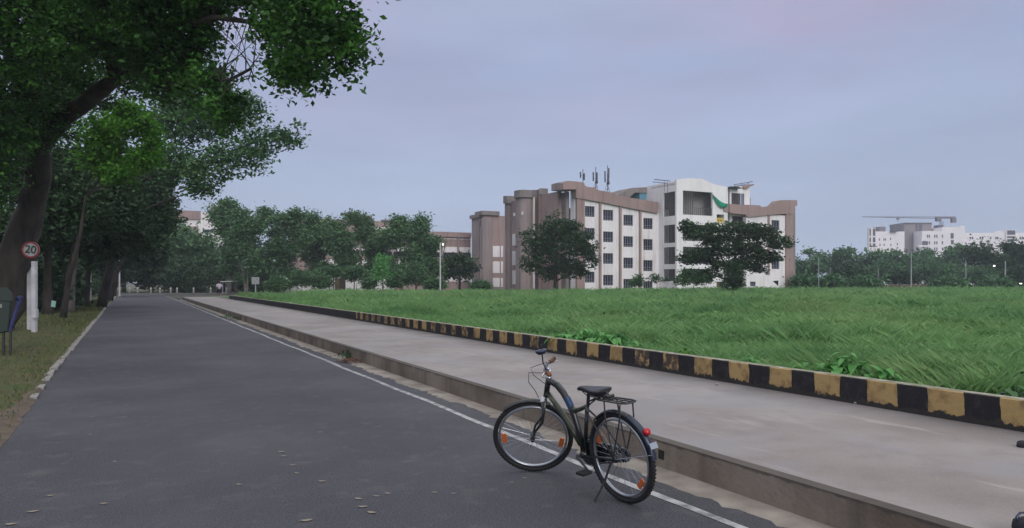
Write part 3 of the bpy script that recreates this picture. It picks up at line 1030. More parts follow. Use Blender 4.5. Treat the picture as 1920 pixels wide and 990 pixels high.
for i, (px_, py_, rx, ry, dp, lb) in enumerate([(566, 522, 26, 18, 100, 'shrub hiding the left end of the white shed'), (604, 526, 16, 14, 100, 'thin shrub before the shed wall left of its brown door'), (618, 508, 26, 12, 102, 'shrub crown hanging over the shed roof above the brown door'),
        (668, 512, 24, 14, 102, 'shrub over the shed roof right of the brown door'), (692, 530, 9, 9, 100, 'small shrub beside the bright young tree, on its left'), (520, 530, 22, 14, 98, 'dry-looking shrub between the notice board and the field'), (740, 520, 14, 20, 101, 'shrub hiding the right end of the white shed'),
        (900, 534, 16, 8, 100, 'low shrub below the far staggered towers'), (815, 532, 18, 9, 98, 'low shrub at the foot of the tall lamp post')]):
    avenue('shed_shrub', lb, px_, dp, [PBl(px_, py_, dp, rx, ry), PBl(px_ - rx * .5, py_ + 5, dp, rx * .6, ry * .8), PBl(px_ + rx * .6, py_ + 4, dp, rx * .6, ry * .7)], 'leaf_mid', 300 + i, .04, 200, 12, .32, .5, shell=.15, cat='shrub', twigs=6, group='shrubs along the white shed')
# far trees right of the building
FT = [(1512, 488, 30, 175, 'low pale-green tree touching the right end of the building'), (1530, 462, 20, 215, 'airy tree with see-through crown just right of the building'),
      (1568, 462, 32, 210, 'broad tree behind the two thin posts nearest the building'), (1622, 464, 38, 205, 'rounded tree below the barred end of the white hostel'),
      (1676, 472, 36, 200, 'dark tree below the grey hostel tower, left of its tall post'), (1722, 478, 34, 205, 'tree just right of the tall post under the grey hostel tower'),
      (1760, 472, 30, 215, 'pale-topped tree under the arched hostel opening'), (1800, 458, 28, 212, 'bushy-headed tree below the hostel\'s stepped white block'),
      (1852, 456, 42, 170, 'large dark tree around the glowing street lamp'), (1896, 456, 34, 172, 'large dark tree at the right border of the view'), (1935, 470, 40, 176, 'tree half cut by the right picture edge')]
for i, (px_, top, hw, dp, lb) in enumerate(FT):
    rr = random.Random(200 + i)
    zb = []
    for q in range(7):
        zb.append(PBl(px_ + rr.uniform(-.8, .8) * hw, top + 10 + (520 - top) * (q / 7) * .95 + rr.uniform(-3, 5), dp, hw * rr.uniform(.4, .65), hw * rr.uniform(.32, .5)))
    avenue('distant_tree', lb, px_, dp, zb, 'leaf_far' if i not in (8, 9) else 'leaf_dark', 210 + i, .3, 330 if i != 1 else 150, 13, .0042 * dp, 1.5, shell=.3, group='trees beyond the right side of the field')
for i, (px_, py_, rx, ry, dp, lb) in enumerate([(1592, 512, 28, 20, 150, 'dark bush left of the red-brown wall gap'), (1690, 518, 26, 14, 150, 'dark bush by the foot of the tall post'), (1655, 505, 34, 18, 160, 'green bush between the thin post and the tall post'),
                                            (1750, 505, 40, 22, 158, 'bush before the wall under the stepped hostel block'), (1905, 520, 24, 20, 140, 'dark bush beside the bright white lamp at the right border'), (1830, 512, 32, 14, 160, 'bush under the glowing street lamp'), (1510, 528, 20, 10, 122, 'low bush against the right end of the building'), (1622, 530, 22, 9, 120, 'low bush before the wall left of the tall post'), (1780, 530, 26, 8, 120, 'low bush before the wall under the hostel steps'), (1560, 527, 20, 9, 121, 'low bush at the foot of the short dim post near the building'), (1868, 531, 24, 8, 121, 'low bush before the right end of the wall')]):
    avenue('distant_bush', lb, px_, dp, [PBl(px_, py_, dp, rx, ry), PBl(px_ - rx * .6, py_ + 6, dp, rx * .6, ry * .7), PBl(px_ + rx * .6, py_ + 5, dp, rx * .7, ry * .6)], 'leaf_dark' if i in (0, 1, 4) else 'leaf_far', 240 + i, .08, 200, 13, .5, 1.1, shell=.2, cat='bush', group='bushes along the far wall')

# ------------------------------------------------------------------ academic building (road frame: X = v, Y = u)
B = road_thing('academic_building', 'large five-storey white and brown building with curved parapets and a stair tower', 'building')
Lx = []
U0 = 94.0
def fpoly(U, pts):
    return [onU(U, *p) for p in pts]
def window(U, x0, x1, z0, z1, nb=3, recess=.18, hb=2):
    f = MB()
    t = .05
    y0, y1 = U + recess - .06, U + recess - .01
    f.box(x0, x1, y0, y1, z0, z0 + t).box(x0, x1, y0, y1, z1 - t, z1).box(x0, x0 + t, y0, y1, z0 + t, z1 - t).box(x1 - t, x1, y0, y1, z0 + t, z1 - t)
    for i in range(nb):
        xx = x0 + (x1 - x0) * (i + 1) / (nb + 1)
        f.box(xx - .03, xx + .03, y0 + .005, y1 - .005, z0 + t, z1 - t)
    for i in range(hb):
        zz = z0 + (z1 - z0) * (.12 + .22 * i)
        f.box(x0 + t, x1 - t, y0 + .01, y1 - .01, zz - .02, zz + .02)
    o = f.build('window', M['bars'], B)
    MB().box(x0, x1, U + recess, U + recess + .02, z0, z1).build('pane', M['glass'], o)
    return o
# front wall with window holes
holes = []
cols = [(1097, 1115, 386, 407), (1131, 1149.7, 393, 414), (1169, 1187, 402.5, 423.5), (1206.5, 1223.8, 408.5, 430)]
FH = 3.27
for (a, b_, t_, s_) in cols:
    x0, z1 = onU(U0, a, t_)
    x1, z0 = onU(U0, b_, s_)
    for k_ in range(5):
        if z0 - k_ * FH > -.2:
            holes.append((x0, x1, z0 - k_ * FH, z1 - k_ * FH))
VL = onU(U0, 1080)
VR = onU(U0, 1236)
zt = onU(U0, 1236, 392)[1]
MB().wall(VL + .3, VR + 2, -.1, zt, U0, U0 + .35, [h_ for h_ in holes]).build('wall', M['wall_white'], B)
# upper part of wall above zt under the sloping band
upper = []
poly = fpoly(U0, [(1081, 368), (1094, 370), (1122.4, 375), (1197.6, 390), (1236, 397)])
zc = [onU(U0, 1097, 386)[1], ]
mbw = MB()
x_a, x_b = VL + .3, VR + 2
uh = [h_ for h_ in holes if h_[3] > zt]
zmax = onU(U0, 1085, 366)[1]
# stepped strips follow the slope; the brown band in front hides the steps
def band_z(x):
    pts = [onU(U0, 1094.5, 373.3), onU(U0, 1122.4, 378), onU(U0, 1197.6, 393.3), onU(U0, 1232.7, 400), onU(U0, 1300, 412)]
    if x < pts[0][0]:
        return pts[0][1]
    for (a, za), (b_, zb_) in zip(pts[:-1], pts[1:]):
        if x <= b_:
            return za + (zb_ - za) * (x - a) / (b_ - a)
    return pts[-1][1]
xs = np.linspace(x_a, x_b, 40)
cutx = sorted(set(list(xs) + [h_[0] for h_ in uh] + [h_[1] for h_ in uh]))
for a, b_ in zip(cutx[:-1], cutx[1:]):
    top = band_z((a + b_) / 2) + .35
    if top <= zt:
        continue
    mm = (a + b_) / 2
    hs = [h_ for h_ in uh if h_[0] < mm < h_[1]]
    z = zt
    for h_ in hs:
        lo_, hi_ = max(h_[2], zt), h_[3]
        if lo_ > z:
            mbw.box(a, b_, U0, U0 + .35, z, lo_)
        z = max(z, hi_)
    if top > z:
        mbw.box(a, b_, U0, U0 + .35, z, top)
mbw.build('upper_wall', M['wall_white'], B)
for h_ in holes:
    window(U0, *h_)
# dark room volume behind, closes the building
MB().box(VL + .3, VR + 2, U0 + .36, U0 + 12, -.1, onU(U0, 1236, 396)[1]).build('core', M['brown'], B)
# brown piers
pb = []
for a, b_, t_ in [(1080, 1094.5, 366), (1122.4, 1126, 373), (1160, 1163.6, 380), (1197.6, 1200.8, 387)]:
    x0, x1 = onU(U0, a), onU(U0, b_)
    MB().box(x0, x1, U0 - .3, U0 + .002 if a > 1081 else U0 + .6, -.1, onU(U0, (a + b_) / 2, t_)[1] + .1).build('pier', M['brown'], B)
# parapet band
UB = U0 - .45
band = fpoly(UB, [(1055.5, 355), (1055.5, 343), (1059, 340), (1066, 339), (1088, 341), (1095, 342.5), (1097, 348), (1103, 350.5), (1117, 352), (1119.5, 356), (1148, 361), (1153, 363.5), (1157.6, 366.7), (1234.5, 379), (1234.5, 400), (1197.6, 393.3), (1122.4, 378), (1094.5, 373.3), (1080.5, 371), (1080.5, 355)])
MB().prism(band, UB, UB + 1.2).build('parapet', M['brown'], B)
# parapet returns above the side as concrete caps
MB().box(onU(U0, 1055.5), VL + .4, U0 + .75, U0 + 3.4, onU(U0, 1066, 354)[1], onU(U0, 1066, 341)[1]).build('parapet_cap', M['brown_grey'], B)
# white strip beside the recess
MB().box(VL - .05, VL + .27, U0 + .2, U0 + 1.5, -.1, onU(U0, 1078, 356)[1]).build('wall_strip', M['wall_white'], B)
MB().box(VL - .6, VL - .06, U0 + 1.8, U0 + 6, -.1, onU(U0, 1074, 357)[1]).build('recess', M['concrete_dk'], B)

# staggered side towers
def rounded(x0, x1, y0, y1, r, n=5):
    out_ = []
    for cx_, cy_, a0 in ((x0 + r, y0 + r, pi), (x1 - r, y0 + r, 1.5 * pi), (x1 - r, y1 - r, 0), (x0 + r, y1 - r, .5 * pi)):
        for i in range(n + 1):
            a = a0 + pi / 2 * i / n
            out_.append((cx_ + r * cos(a), cy_ + r * sin(a)))
    return out_
def side_tower(x0, x1, y0, y1, zt_, capz, mt='brown', over=.35, r=.7):
    o = MB().prism(rounded(x0, x1, y0, y1, r), -.1, zt_, 'z').build('side_tower', M[mt], B)
    if capz:
        MB().prism(rounded(x0 - over, x1 + .1, y0 - over, y1, r + .2), zt_, zt_ + capz, 'z').build('tower_cap', M['concrete_dk'], o)
    return o
va = 57.0
side_tower(onU(97, 1047.7), VL - .7, 97, 102.8, 15.4, 0, 'brown', r=.5)
ub_ = onV(onU(97, 1047.7) + .8, 1008)
side_tower(onU(97, 1047.7) + .75, VL - .65, 102.9, ub_, 15.5, 1.0, 'brown')
vc = onU(104, 978)
side_tower(vc, onU(104, 1001), 104, 106.8, 15.1, 1.15, 'brown_grey', r=.9)
MB().box(onU(104, 1001.2), onU(104, 1004), 104.2, 104.9, -.1, 15.2).build('wall_strip', M['wall_white'], B)
side_tower(vc + .9, vc + 4, 106.9, 109.6, 15.0, 0, 'brown', r=.3)
ud = onV(vc, 946)
side_tower(vc + .3, vc + 4, 109.7, ud + .8, 14.7, 1.2, 'brown_grey', r=.9)
# white panels on the middle side piece
for a, b_ in ((461.5, 970), (971.5, 975.5)):
    pass
for t_, s_ in ((439, 460), (471, 497), (507, 533)):
    u1, z1 = onV(vc + .87, 961, t_)
    u0, z0 = onV(vc + .87, 969, s_)
    o = MB().box(vc + .82, vc + .9 - .003, min(u0, u1), max(u0, u1), z0, z1).build('wall_panel', M['wall_white'], B)
for px_, py_ in ((1028, 390), (1034, 388), (1050, 387), (963, 402), (968, 401), (978, 400)):
    u0, z0 = onV(onU(97, 1047.7) + .72, px_, py_) if px_ > 1000 else onV(vc - .03, px_, py_)
    xx = (onU(97, 1047.7) + .72) if px_ > 1000 else vc + .05
    MB().box(xx - .02, xx + .08, u0 - .25, u0 + .25, z0 - .25, z0 + .25).build('vent', M['wall_white'], B)
# low far wing
e0, e1 = onU(134, 907), onU(134, 946)
uE = onV(e0, 884)
MB().box(e0, e1 + 6, 134, uE - .3, -.1, 15.0).build('far_wing', M['brown'], B)
MB().box(e0 - .6, e0 + 3.2, 133.4, 137, 15.0, 15.8).build('tower_cap', M['concrete_dk'], B)
MB().box(e0 - .3, e0 + .5, uE - 4.5, uE - .8, -.1, 14.6).build('far_pier', M['brown_grey'], B)
MB().box(e0 - .7, e0 + .9, uE - 4.9, uE - .6, 14.6, 15.3).build('tower_cap', M['concrete_dk'], B)
MB().prism(rounded(e0 - .5, e0 + 1.8, 133.2, 135, .8), -.1, 14.4, 'z').build('side_tower', M['brown_grey'], B)
for (a, b_) in ((924, 937), (939.5, 943)):
    for t_, s_ in ((461, 482), (490, 512), (521, 538)):
        x0, z1 = onU(133.95, a, t_)
        x1, z0 = onU(133.95, b_, s_)
        MB().box(x0, x1, 133.94, 133.997, z0, z1).build('wall_panel', M['wall_white'], B)
u0 = onV(e0 - .03, 901)
MB().box(e0 - .05, e0 - .003, u0 - 1.3, u0 + 1.3, -.1, onV(e0, 901, 426)[1]).build('wall_strip', M['wall_white'], B)
for px_, t_, s_ in ((908 - 2.5, 436, 450), (905.5, 466, 479), (905.5, 496, 509), (905.5, 525, 537)):
    u0, z1 = onV(e0 - .04, px_, t_)
    _, z0 = onV(e0 - .04, px_, s_)
    MB().box(e0 - .045, e0 - .002, u0 - .25, u0 + .25, z0, z1).build('slit_window', M['glass'], B)

# stair tower
T0 = 89.7
tx0 = onU(T0, 1268.5)
tx1 = onU(T0, 1364.5)
pk_ = [onU(T0, 1268, 336)[1], onU(T0, 1290, 334)[1], onU(T0, 1315, 335)[1], onU(T0, 1338, 345)[1], onU(T0, 1364, 351)[1]]
rows = [(421, 452), (463, 494), (504, 528)]
th_ = []
x0, z1 = onU(T0, 1280.5, 357)
x1, z0 = onU(T0, 1336, 405)
th_.append((x0, x1, z0, z1))
for t_, s_ in rows:
    th_.append((x0, x1, onU(T0, 1300, s_)[1], onU(T0, 1300, t_)[1]))
yx0, yz1 = onU(T0, 1344, 401.7)
yx1, yz0 = onU(T0, 1358, 418)
th_.append((yx0, yx1, yz0, yz1))
dx0, dz1 = onU(T0, 1343.5, 528)
dx1 = onU(T0, 1357, 528)[0]
th_.append((dx0, dx1, -.1, dz1))
ztop = onU(T0, 1364, 352)[1]
tw = MB().wall(tx0, tx1, -.1, ztop, T0, T0 + .35, th_)
tw.prism([(tx0, ztop), (tx1, ztop), (tx1, pk_[4] + .02), (onU(T0, 1338), pk_[3]), (onU(T0, 1315), pk_[2]), (onU(T0, 1290), pk_[1]), (tx0, pk_[0])], T0, T0 + .35)
tw.build('tower_wall', M['wall_white_clean'], B)
# side face of the stair tower (faces left), openings with slats
sh = []
ua, za = onV(tx0, 1244, 361)
ub2, zb2 = onV(tx0, 1266.8, 404)
sy0, sy1 = T0 + .36, U0 + .6
sideholes = [(min(ua, ub2), max(ua, ub2), zb2, za - .1)]
for t_, s_ in ((421, 455), (463, 495), (504.5, 527)):
    sideholes.append((min(ua, ub2), max(ua, ub2), onV(tx0, 1262, s_)[1], onV(tx0, 1262, t_)[1]))
q = MB().wall(sy0, sy1 + 3, -.1, pk_[0] - .25, 0, .35, sideholes)
q.v = [(tx0 + y_, x_, z_) for x_, y_, z_ in q.v]
q.build('tower_wall', M['wall_white_clean'], B)
MB().box(tx0, tx1, T0 + .36, T0 + 6, pk_[3] - .5, pk_[3] - .25).build('tower_roof', M['wall_white_clean'], B)
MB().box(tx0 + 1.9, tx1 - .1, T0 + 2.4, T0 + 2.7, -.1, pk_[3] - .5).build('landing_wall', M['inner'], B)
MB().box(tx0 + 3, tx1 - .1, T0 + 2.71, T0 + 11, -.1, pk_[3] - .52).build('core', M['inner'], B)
for t_ in (409, 457, 498):
    z_ = onU(T0, 1300, t_ + 2)[1]
    MB().box(tx0 + .36, tx1 - .36, T0 + .36, T0 + 2.39, z_ - .25, z_).build('landing_slab', M['wall_white_clean'], B)
for hi_, (a, b_, z0, z1) in enumerate(th_[:4]):
    s_ = MB()
    wdt = (b_ - a)
    nsl = 6 if hi_ == 0 else 13
    lim = .38 if hi_ == 0 else 1
    for i in range(nsl):
        xx = a + wdt * lim * (i + .5) / nsl
        s_.box(xx - .05, xx + .05, T0 + .1, T0 + .2, z0, z1)
    if hi_ == 0:
        for i in range(10):
            xx = a + wdt * (.42 + .56 * i / 9)
            s_.box(xx - .03, xx + .03, T0 + .1, T0 + .16, z0, z0 + 1.1)
        s_.box(a + wdt * .4, b_, T0 + .09, T0 + .17, z0 + 1.1, z0 + 1.18)
    s_.build('grille', M['slat'], B)
for (a, b_, z0, z1) in sideholes:
    s_ = MB()
    for i in range(9):
        yy = a + (b_ - a) * (i + .5) / 9
        s_.box(tx0 + .12, tx0 + .2, yy - .05, yy + .05, z0, z1)
    s_.build('grille', M['slat'], B)
MB().box(yx0, yx1, T0 + .2, T0 + .25, yz0, yz0 + (yz1 - yz0) * .62).build('ochre_panel', M['yellow'], B)
MB().box(dx0, dx1, T0 + .2, T0 + .25, -.1, dz1).build('door', M['door_brown'], B)
# downpipe
xx = onU(T0, 1364.5)
MB().tube([(xx + .15, T0 - .1, -.1), (xx + .15, T0 - .1, ztop - .1)], .10, 8).build('downpipe', M['dark_metal'], B)
# block right of the tower
U1 = 91.2
bx0, bx1 = xx + .02, onU(U1, 1406)
wx0, wz1 = onU(U1, 1371.5, 361.5)
wx1, wz0 = onU(U1, 1395.5, 385)
vx0, vz1 = onU(U1, 1373, 405)
vx1, vz0 = onU(U1, 1396, 430)
hb = [(wx0, wx1, wz0, wz1), (vx0, vx1, vz0, vz1)]
for k_ in (1, 2, 3):
    hb.append((vx0, vx1, vz0 - 3.1 * k_, vz1 - .6 - 3.1 * k_))
hb = [h_ for h_ in hb if h_[2] > 0]
MB().wall(bx0, bx1, -.1, onU(U1, 1385, 352.5)[1], U1, U1 + .35, hb).build('block_wall', M['wall_white_clean'], B)
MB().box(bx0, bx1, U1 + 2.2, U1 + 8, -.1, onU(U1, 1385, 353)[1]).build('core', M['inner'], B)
for h_ in hb:
    s_ = MB()
    for i in range(8):
        x_ = h_[0] + (h_[1] - h_[0]) * (i + .5) / 8
        s_.box(x_ - .06, x_ + .06, U1 + .1, U1 + .2, h_[2], h_[3])
    s_.build('grille', M['slat'], B)
MB().prism(fpoly(U1 - .5, [(1354, 352.5), (1365, 350.2), (1377, 351), (1387, 353), (1387, 354), (1365, 352.4)]), U1 - 1.2, U1 + 1.5).build('canopy', M['dark_metal'], B)
MB().prism(fpoly(U1, [(1392, 348), (1411, 345.2), (1411, 347.6), (1404, 350), (1400, 354), (1392, 354)]), U1 - .3, U1 + 3).build('roof_fin', M['brown'], B)
MB().prism(fpoly(U1, [(1386, 353), (1392, 349), (1401, 353), (1406.5, 347.5), (1406.5, 356), (1386, 356)]), U1 + .02, U1 + 2).build('roof_block', M['wall_white_clean'], B)
a, b_ = onU(U1, 1407, 383), onU(U1, 1412.5, 370)
MB().box(a[0], b_[0], U1 + .6, U1 + 1.6, a[1], b_[1]).build('roof_box', M['far_grey'], B)
# right wing
U2 = 89.9
rx0, rx1 = onU(U2, 1402), onU(U2, 1473)
rh = []
RF = 3.22
for a, b_, t_, s_, ks in ((1411, 1428, 418, 437, (0, 1, 2)), (1446.8, 1461.4, 412.5, 431.5, (0, 1, 2))):
    x0, z1 = onU(U2, a, t_)
    x1, z0 = onU(U2, b_, s_)
    for k_ in ks:
        rh.append((x0, x1, z0 - RF * k_, z1 - RF * k_))
x0, z1 = onU(U2, 1406.5, 528)
x1, z0 = onU(U2, 1417, 537)
rh.append((x0, x1, z0, z1))
MB().wall(rx0, rx1 + .2, -.1, onU(U2, 1435, 402)[1], U2, U2 + .35, rh).build('wall', M['wall_white'], B)
for h_ in rh:
    window(U2, *h_, nb=2, hb=2)
MB().box(rx0, rx1 + 2.4, U2 + .7, U2 + 12, -.1, onU(U2, 1435, 398)[1]).build('core', M['brown'], B)
MB().box(onU(U2, 1472), onU(U2, 1485), U2 - .25, U2 + .6, -.1, onU(U2, 1480, 400)[1]).build('pier', M['brown'], B)
MB().box(onU(U2, 1485) + .01, onU(U2, 1490), U2 - .15, U2 + 10, -.1, onU(U2, 1488, 388)[1]).build('pier', M['brown_grey'], B)
MB().box(onU(U2, 1439), onU(U2, 1442), U2 - .2, U2 - .003, onU(U2, 1440, 515)[1], onU(U2, 1440, 402)[1]).build('pier', M['brown'], B)
MB().box(onU(U2, 1398), onU(U2, 1402) - .01, U2 - .15, U2 + .6, -.1, onU(U2, 1400, 404)[1]).build('pier', M['wall_white_clean'], B)
rb = fpoly(U2 - .35, [(1357, 396), (1357, 390), (1362, 384), (1366, 382.5), (1426, 385), (1427, 388), (1447.5, 386), (1451, 382), (1456, 377), (1462, 375.5), (1468, 375), (1494.5, 375.2), (1495, 386), (1490, 387), (1489, 401), (1472, 401), (1439, 403.4), (1402, 407.5), (1398, 402), (1374, 400)])
MB().prism(rb, U2 - .35, U2 + .69).build('parapet', M['brown'], B)
xq, zq = onU(U2, 1454, 527)
MB().prism([(xq - .6, zq), (xq + .6, zq + .1), (xq + .55, zq - .8), (xq + .2, zq - .5)], U2 - .06, U2 - .003).build('dark_shape', M['glass'], B)  # small dark plate low on the wall, what it is remains unknown
# rooftop shelter with curved concrete shell
shp = fpoly(U0 + 3, [(1155, 368), (1163, 364), (1176, 355), (1186, 352), (1213, 351), (1219, 353), (1221.5, 360), (1219, 362), (1191, 361), (1186, 365), (1178, 372), (1168, 372)])
MB().prism(shp, U0 + 3, U0 + 7).build('roof_shell', M['concrete_dk'], B)
MB().box(onU(U0 + 4, 1186), onU(U0 + 4, 1222), U0 + 6.4, U0 + 6.7, onU(U0 + 4, 1200, 378)[1], onU(U0 + 4, 1200, 361)[1]).build('shelter_wall', M['concrete_dk'], B)

wt = road_thing('water_tank', 'pale blue water tank on the roof under the curved concrete shell', 'water tank')
a, b_ = onU(U0 + 3.2, 1199.5, 378), onU(U0 + 3.2, 1221, 361.5)
MB().box(a[0], b_[0], U0 + 3.2, U0 + 5.6, a[1] - .4, b_[1]).build('tank_body', M['tank_blue'], wt, bev=.08)
MB().box(a[0] - .04, b_[0] + .04, U0 + 3.15, U0 + 5.65, b_[1] - .15, b_[1] - .03).build('tank_rim', M['tank_blue'], wt)
wt2 = road_thing('water_tank', 'darker low blue water tank on the roof touching the stair tower', 'water tank')
a, b_ = onU(U0 + 2, 1224, 380), onU(U0 + 2, 1236, 368.5)
MB().box(a[0], b_[0], U0 + 2, U0 + 4, a[1] - .4, b_[1]).build('tank_body', M['paint_blue'] if False else mat('tank_deep_blue', (.07, .19, .33), rough=.6), wt2, bev=.06)
MB().box(a[0] + .1, b_[0] - .1, U0 + 2.2, U0 + 3.8, b_[1] + .003, b_[1] + .1).build('tank_lid', M['tank_blue'], wt2)

# antenna masts on the roof
def mast(px_, ybot, ytop, label, kind):
    dp = 99.0
    v0, zb_ = onU(dp, px_, ybot)
    zt2 = onU(dp, px_, ytop)[1]
    r_ = road_thing('antenna_mast', label, 'antenna', 'antenna masts on the roof')
    r_.location = (RM @ Vector((v0, dp, zb_)))
    hh = zt2 - zb_
    g_ = MB()
    g_.tube([(0, 0, -.8), (0, 0, hh)], .06, 6)
    g_.build('pole', M['steel'], r_)
    rr = random.Random(int(px_))
    for s_ in range(3):
        a = 2 * pi * s_ / 3 + .4
        ofs = (cos(a) * .38, sin(a) * .38)
        z1 = hh * rr.uniform(.35, .6)
        MB().box(ofs[0] - .1, ofs[0] + .1, ofs[1] - .06, ofs[1] + .06, z1, z1 + hh * rr.uniform(.28, .4)).build('panel_antenna', M['steel'], r_)
        MB().tube([(0, 0, z1 + .4), (ofs[0], ofs[1], z1 + .4)], .03, 5).build('bracket', M['steel'], r_)
    if kind:
        w_ = MB()
        for s_ in (-1, 1):
            w_.tube([(0, 0, hh * .45), (s_ * .75, .2, -.6)], .03, 5)
        w_.tube([(0, 0, hh * .45), (0, -.7, -.6)], .025, 5)
        w_.tube([(-.3, 0, hh * .15), (.3, 0, hh * .2)], .05, 5)
        w_.build('stay', M['steel'], r_)
        MB().lathe([(0, -.2), (.2, -.2), (.25, 0), (.2, .25), (0, .25)], (.15, 0, hh * .38), 8).build('radio_unit', M['dark_metal'], r_)
mast(1093, 352, 317, 'leftmost antenna mast, shortest, rising straight behind the curved parapet', 0)
mast(1117, 359, 313, 'middle antenna mast with a cluttered lower half and pale panels', 1)
mast(1139, 364, 310, 'rightmost antenna mast, tallest thin pole with stay wires', 1)

# green net hanging on the tower
net = road_thing('green_net', 'sagging green safety net hung between the stair tower and the brown parapet', 'net')
vs = []
nn = 14
for i in range(nn + 1):
    t = i / nn
    px_ = 1336 + (1365 - 1336) * t
    ty = 364 + 18.5 * (1 - (1 - t) ** 2.2)
    by = 366 + 26 * (1 - (1 - t) ** 3) - 3 * t ** 3 - 6 * max(0, t - .6)
    for j in range(4):
        py_ = ty + (by - ty) * j / 3
        x_, z_ = onU(T0 - .2, px_, py_)
        vs.append((x_, T0 - .15 - .25 * sin(pi * t) - .05 * sin(9 * t + j), z_))
mb = MB().add(vs, [(i * 4 + j, (i + 1) * 4 + j, (i + 1) * 4 + j + 1, i * 4 + j + 1) for i in range(nn) for j in range(3)])
o = mb.build('net_sheet', M['net'], net, smooth=True, fix=False)
sm = o.modifiers.new('solid', 'SOLIDIFY')
sm.thickness = .02
a, b_ = onU(T0 - .2, 1335, 363), onU(T0 - .2, 1366, 383)
MB().tube([vs[i * 4] for i in range(nn + 1)], .03, 5).build('rope', M['net'], net)

# solar water heater frames on the roofs
def roof_pipe(name, label, p0, p1, U, legs):
    r_ = road_thing(name, label, 'roof frame')
    a, b_ = onU(U, *p0), onU(U, *p1)
    MB().tube([(a[0], U, a[1]), (b_[0], U, b_[1])], .06, 6).build('rail', M['dark_metal'], r_)
    MB().tube([(a[0] + .3, U + .8, a[1] - .25), (b_[0], U + .8, b_[1] - .25)], .05, 6).build('rail', M['dark_metal'], r_)
    for t in legs:
        x_, z_ = a[0] + (b_[0] - a[0]) * t, a[1] + (b_[1] - a[1]) * t
        MB().tube([(x_, U + .4, z_ - .1), (x_, U + .4, z_ - 1.6)], .04, 5).build('leg', M['dark_metal'], r_)
roof_pipe('roof_rail', 'thin dark rail jutting from the left top of the stair tower', (1227, 336.5), (1256, 339.5), T0 + 1, (.75, .95))
roof_pipe('roof_rail', 'long thin rail frame tilted above the roof fin right of the stair tower', (1376, 346.5), (1411, 340.5), U1 + 1.5, (.15, .5, .9))

# ------------------------------------------------------------------ buildings behind the slender trees
def vgrid_building(name, label, U, pl_, pr_, top, mt, stripes, back=14, cat='building'):
    r_ = road_thing(name, label, cat)
    x0, x1 = onU(U, pl_), onU(U, pr_)
    zt_ = onU(U, (pl_ + pr_) / 2, top)[1]
    MB().box(x0, x1, U, U + back, -.1, zt_).build('wall', M[mt], r_)
    for nm, a, b_, t_, s_, mm, pr in stripes:
        p, q = onU(U, a), onU(U, b_)
        zc_ = (pl_ + pr_) / 2
        z1, z0 = onU(U, zc_, t_)[1], onU(U, zc_, s_)[1]
        MB().box(p, q, U - pr, U - .003 if pr < .2 else U + .5, z0, z1).build(nm, M[mm], r_)
    return r_
st = [('parapet', 600, 882, 432, 441.5, 'brown', .5), ('panel', 832, 882, 444, 445.5, 'wall_white', .06),
      ('panel', 600, 882, 460.5, 471, 'wall_white', .1), ('window_band', 600, 882, 472, 481, 'glass', .05), ('panel', 600, 882, 488, 499, 'wall_white', .1), ('window_band', 600, 882, 500, 509, 'glass', .05), ('panel', 600, 882, 516, 528, 'wall_white', .1)]
for i in range(9):
    a = 612 + i * 30.6
    st.append(('pier', a, a + 3.4, 442, 545, 'brown_grey', .3))
vgrid_building('teaching_block', 'brown and white banded block between the slender trees and the staggered towers', 145, 600, 882.5, 436, 'brown', st)
rt = [('wall_panel', 645, 700, 410, 425, 'brown_grey', .1)]
r_ = vgrid_building('rear_block', 'brown building far behind with square stair heads showing over the slender trees', 185, 560, 790, 413, 'brown', [('parapet', 715, 790, 410.5, 413, 'concrete_dk', .6), ('panel', 600, 660, 430, 450, 'wall_white', .1), ('panel', 700, 730, 425, 440, 'wall_white', .1)])
for a, b_, t_ in ((656, 676, 396.5), (679, 698, 403.5)):
    MB().box(onU(186, a), onU(186, b_), 186, 191, onU(186, a, 414)[1], onU(186, a, t_)[1]).build('stair_head', M['concrete_dk'], r_)
r_ = vgrid_building('hostel_block', 'building with a flat red-brown roof band above the trees left of the row', 200, 326, 430, 398, 'wall_white', [('panel', 340, 372, 425, 452, 'brown', .2), ('window_band', 380, 400, 430, 436, 'glass', .05)])
MB().box(onU(200, 324), onU(200, 376), 199.5, 214, onU(200, 350, 411)[1], onU(200, 350, 395)[1]).build('roof_band', M['brown'], r_)
MB().box(onU(200, 396), onU(200, 412), 200.2, 206, onU(200, 404, 404)[1], onU(200, 404, 384)[1]).build('stair_head', M['wall_white'], r_)
MB().box(onU(200, 397), onU(200, 398.5), 199.9, 200.1, onU(200, 404, 404)[1], onU(200, 404, 382)[1]).build('pipe', M['concrete_dk'], r_)
# low white shed
r_ = road_thing('white_shed', 'low white single-storey shed with a brown door behind the tree trunks', 'shed')
US = 108
x0, x1 = onU(US, 560), onU(US, 742)
zt_ = onU(US, 650, 518)[1]
a, b_ = onU(US, 628), onU(US, 648)
MB().wall(x0, x1, -.1, zt_, US, US + .3, [(a, b_, -.1, zt_ - .3)]).build('wall', M['wall_white'], r_)
MB().box(x0, x1, US + .31, US + 6, -.1, zt_).build('back_wall', M['wall_white'], r_)
MB().box(x0 - .4, x1 + .4, US - .5, US + 6.4, zt_, zt_ + .15).build('roof', M['concrete_dk'], r_)
dd = MB().box(a, b_ - .9, US + .1, US + .15, -.1, zt_ - .3).build('door', M['door_brown'], r_)
MB().box(b_ - .88, b_, US + .1, US + .15, -.1, zt_ - .3).build('door', mat('door_dark', (.05, .04, .03), rough=.8), r_)
for px_ in (625.5, 664, 694):
    MB().tube([(onU(US, px_), US - .1, -.1), (onU(US, px_), US - .1, zt_)], .07, 6).build('downpipe', M['dark_metal'], r_)
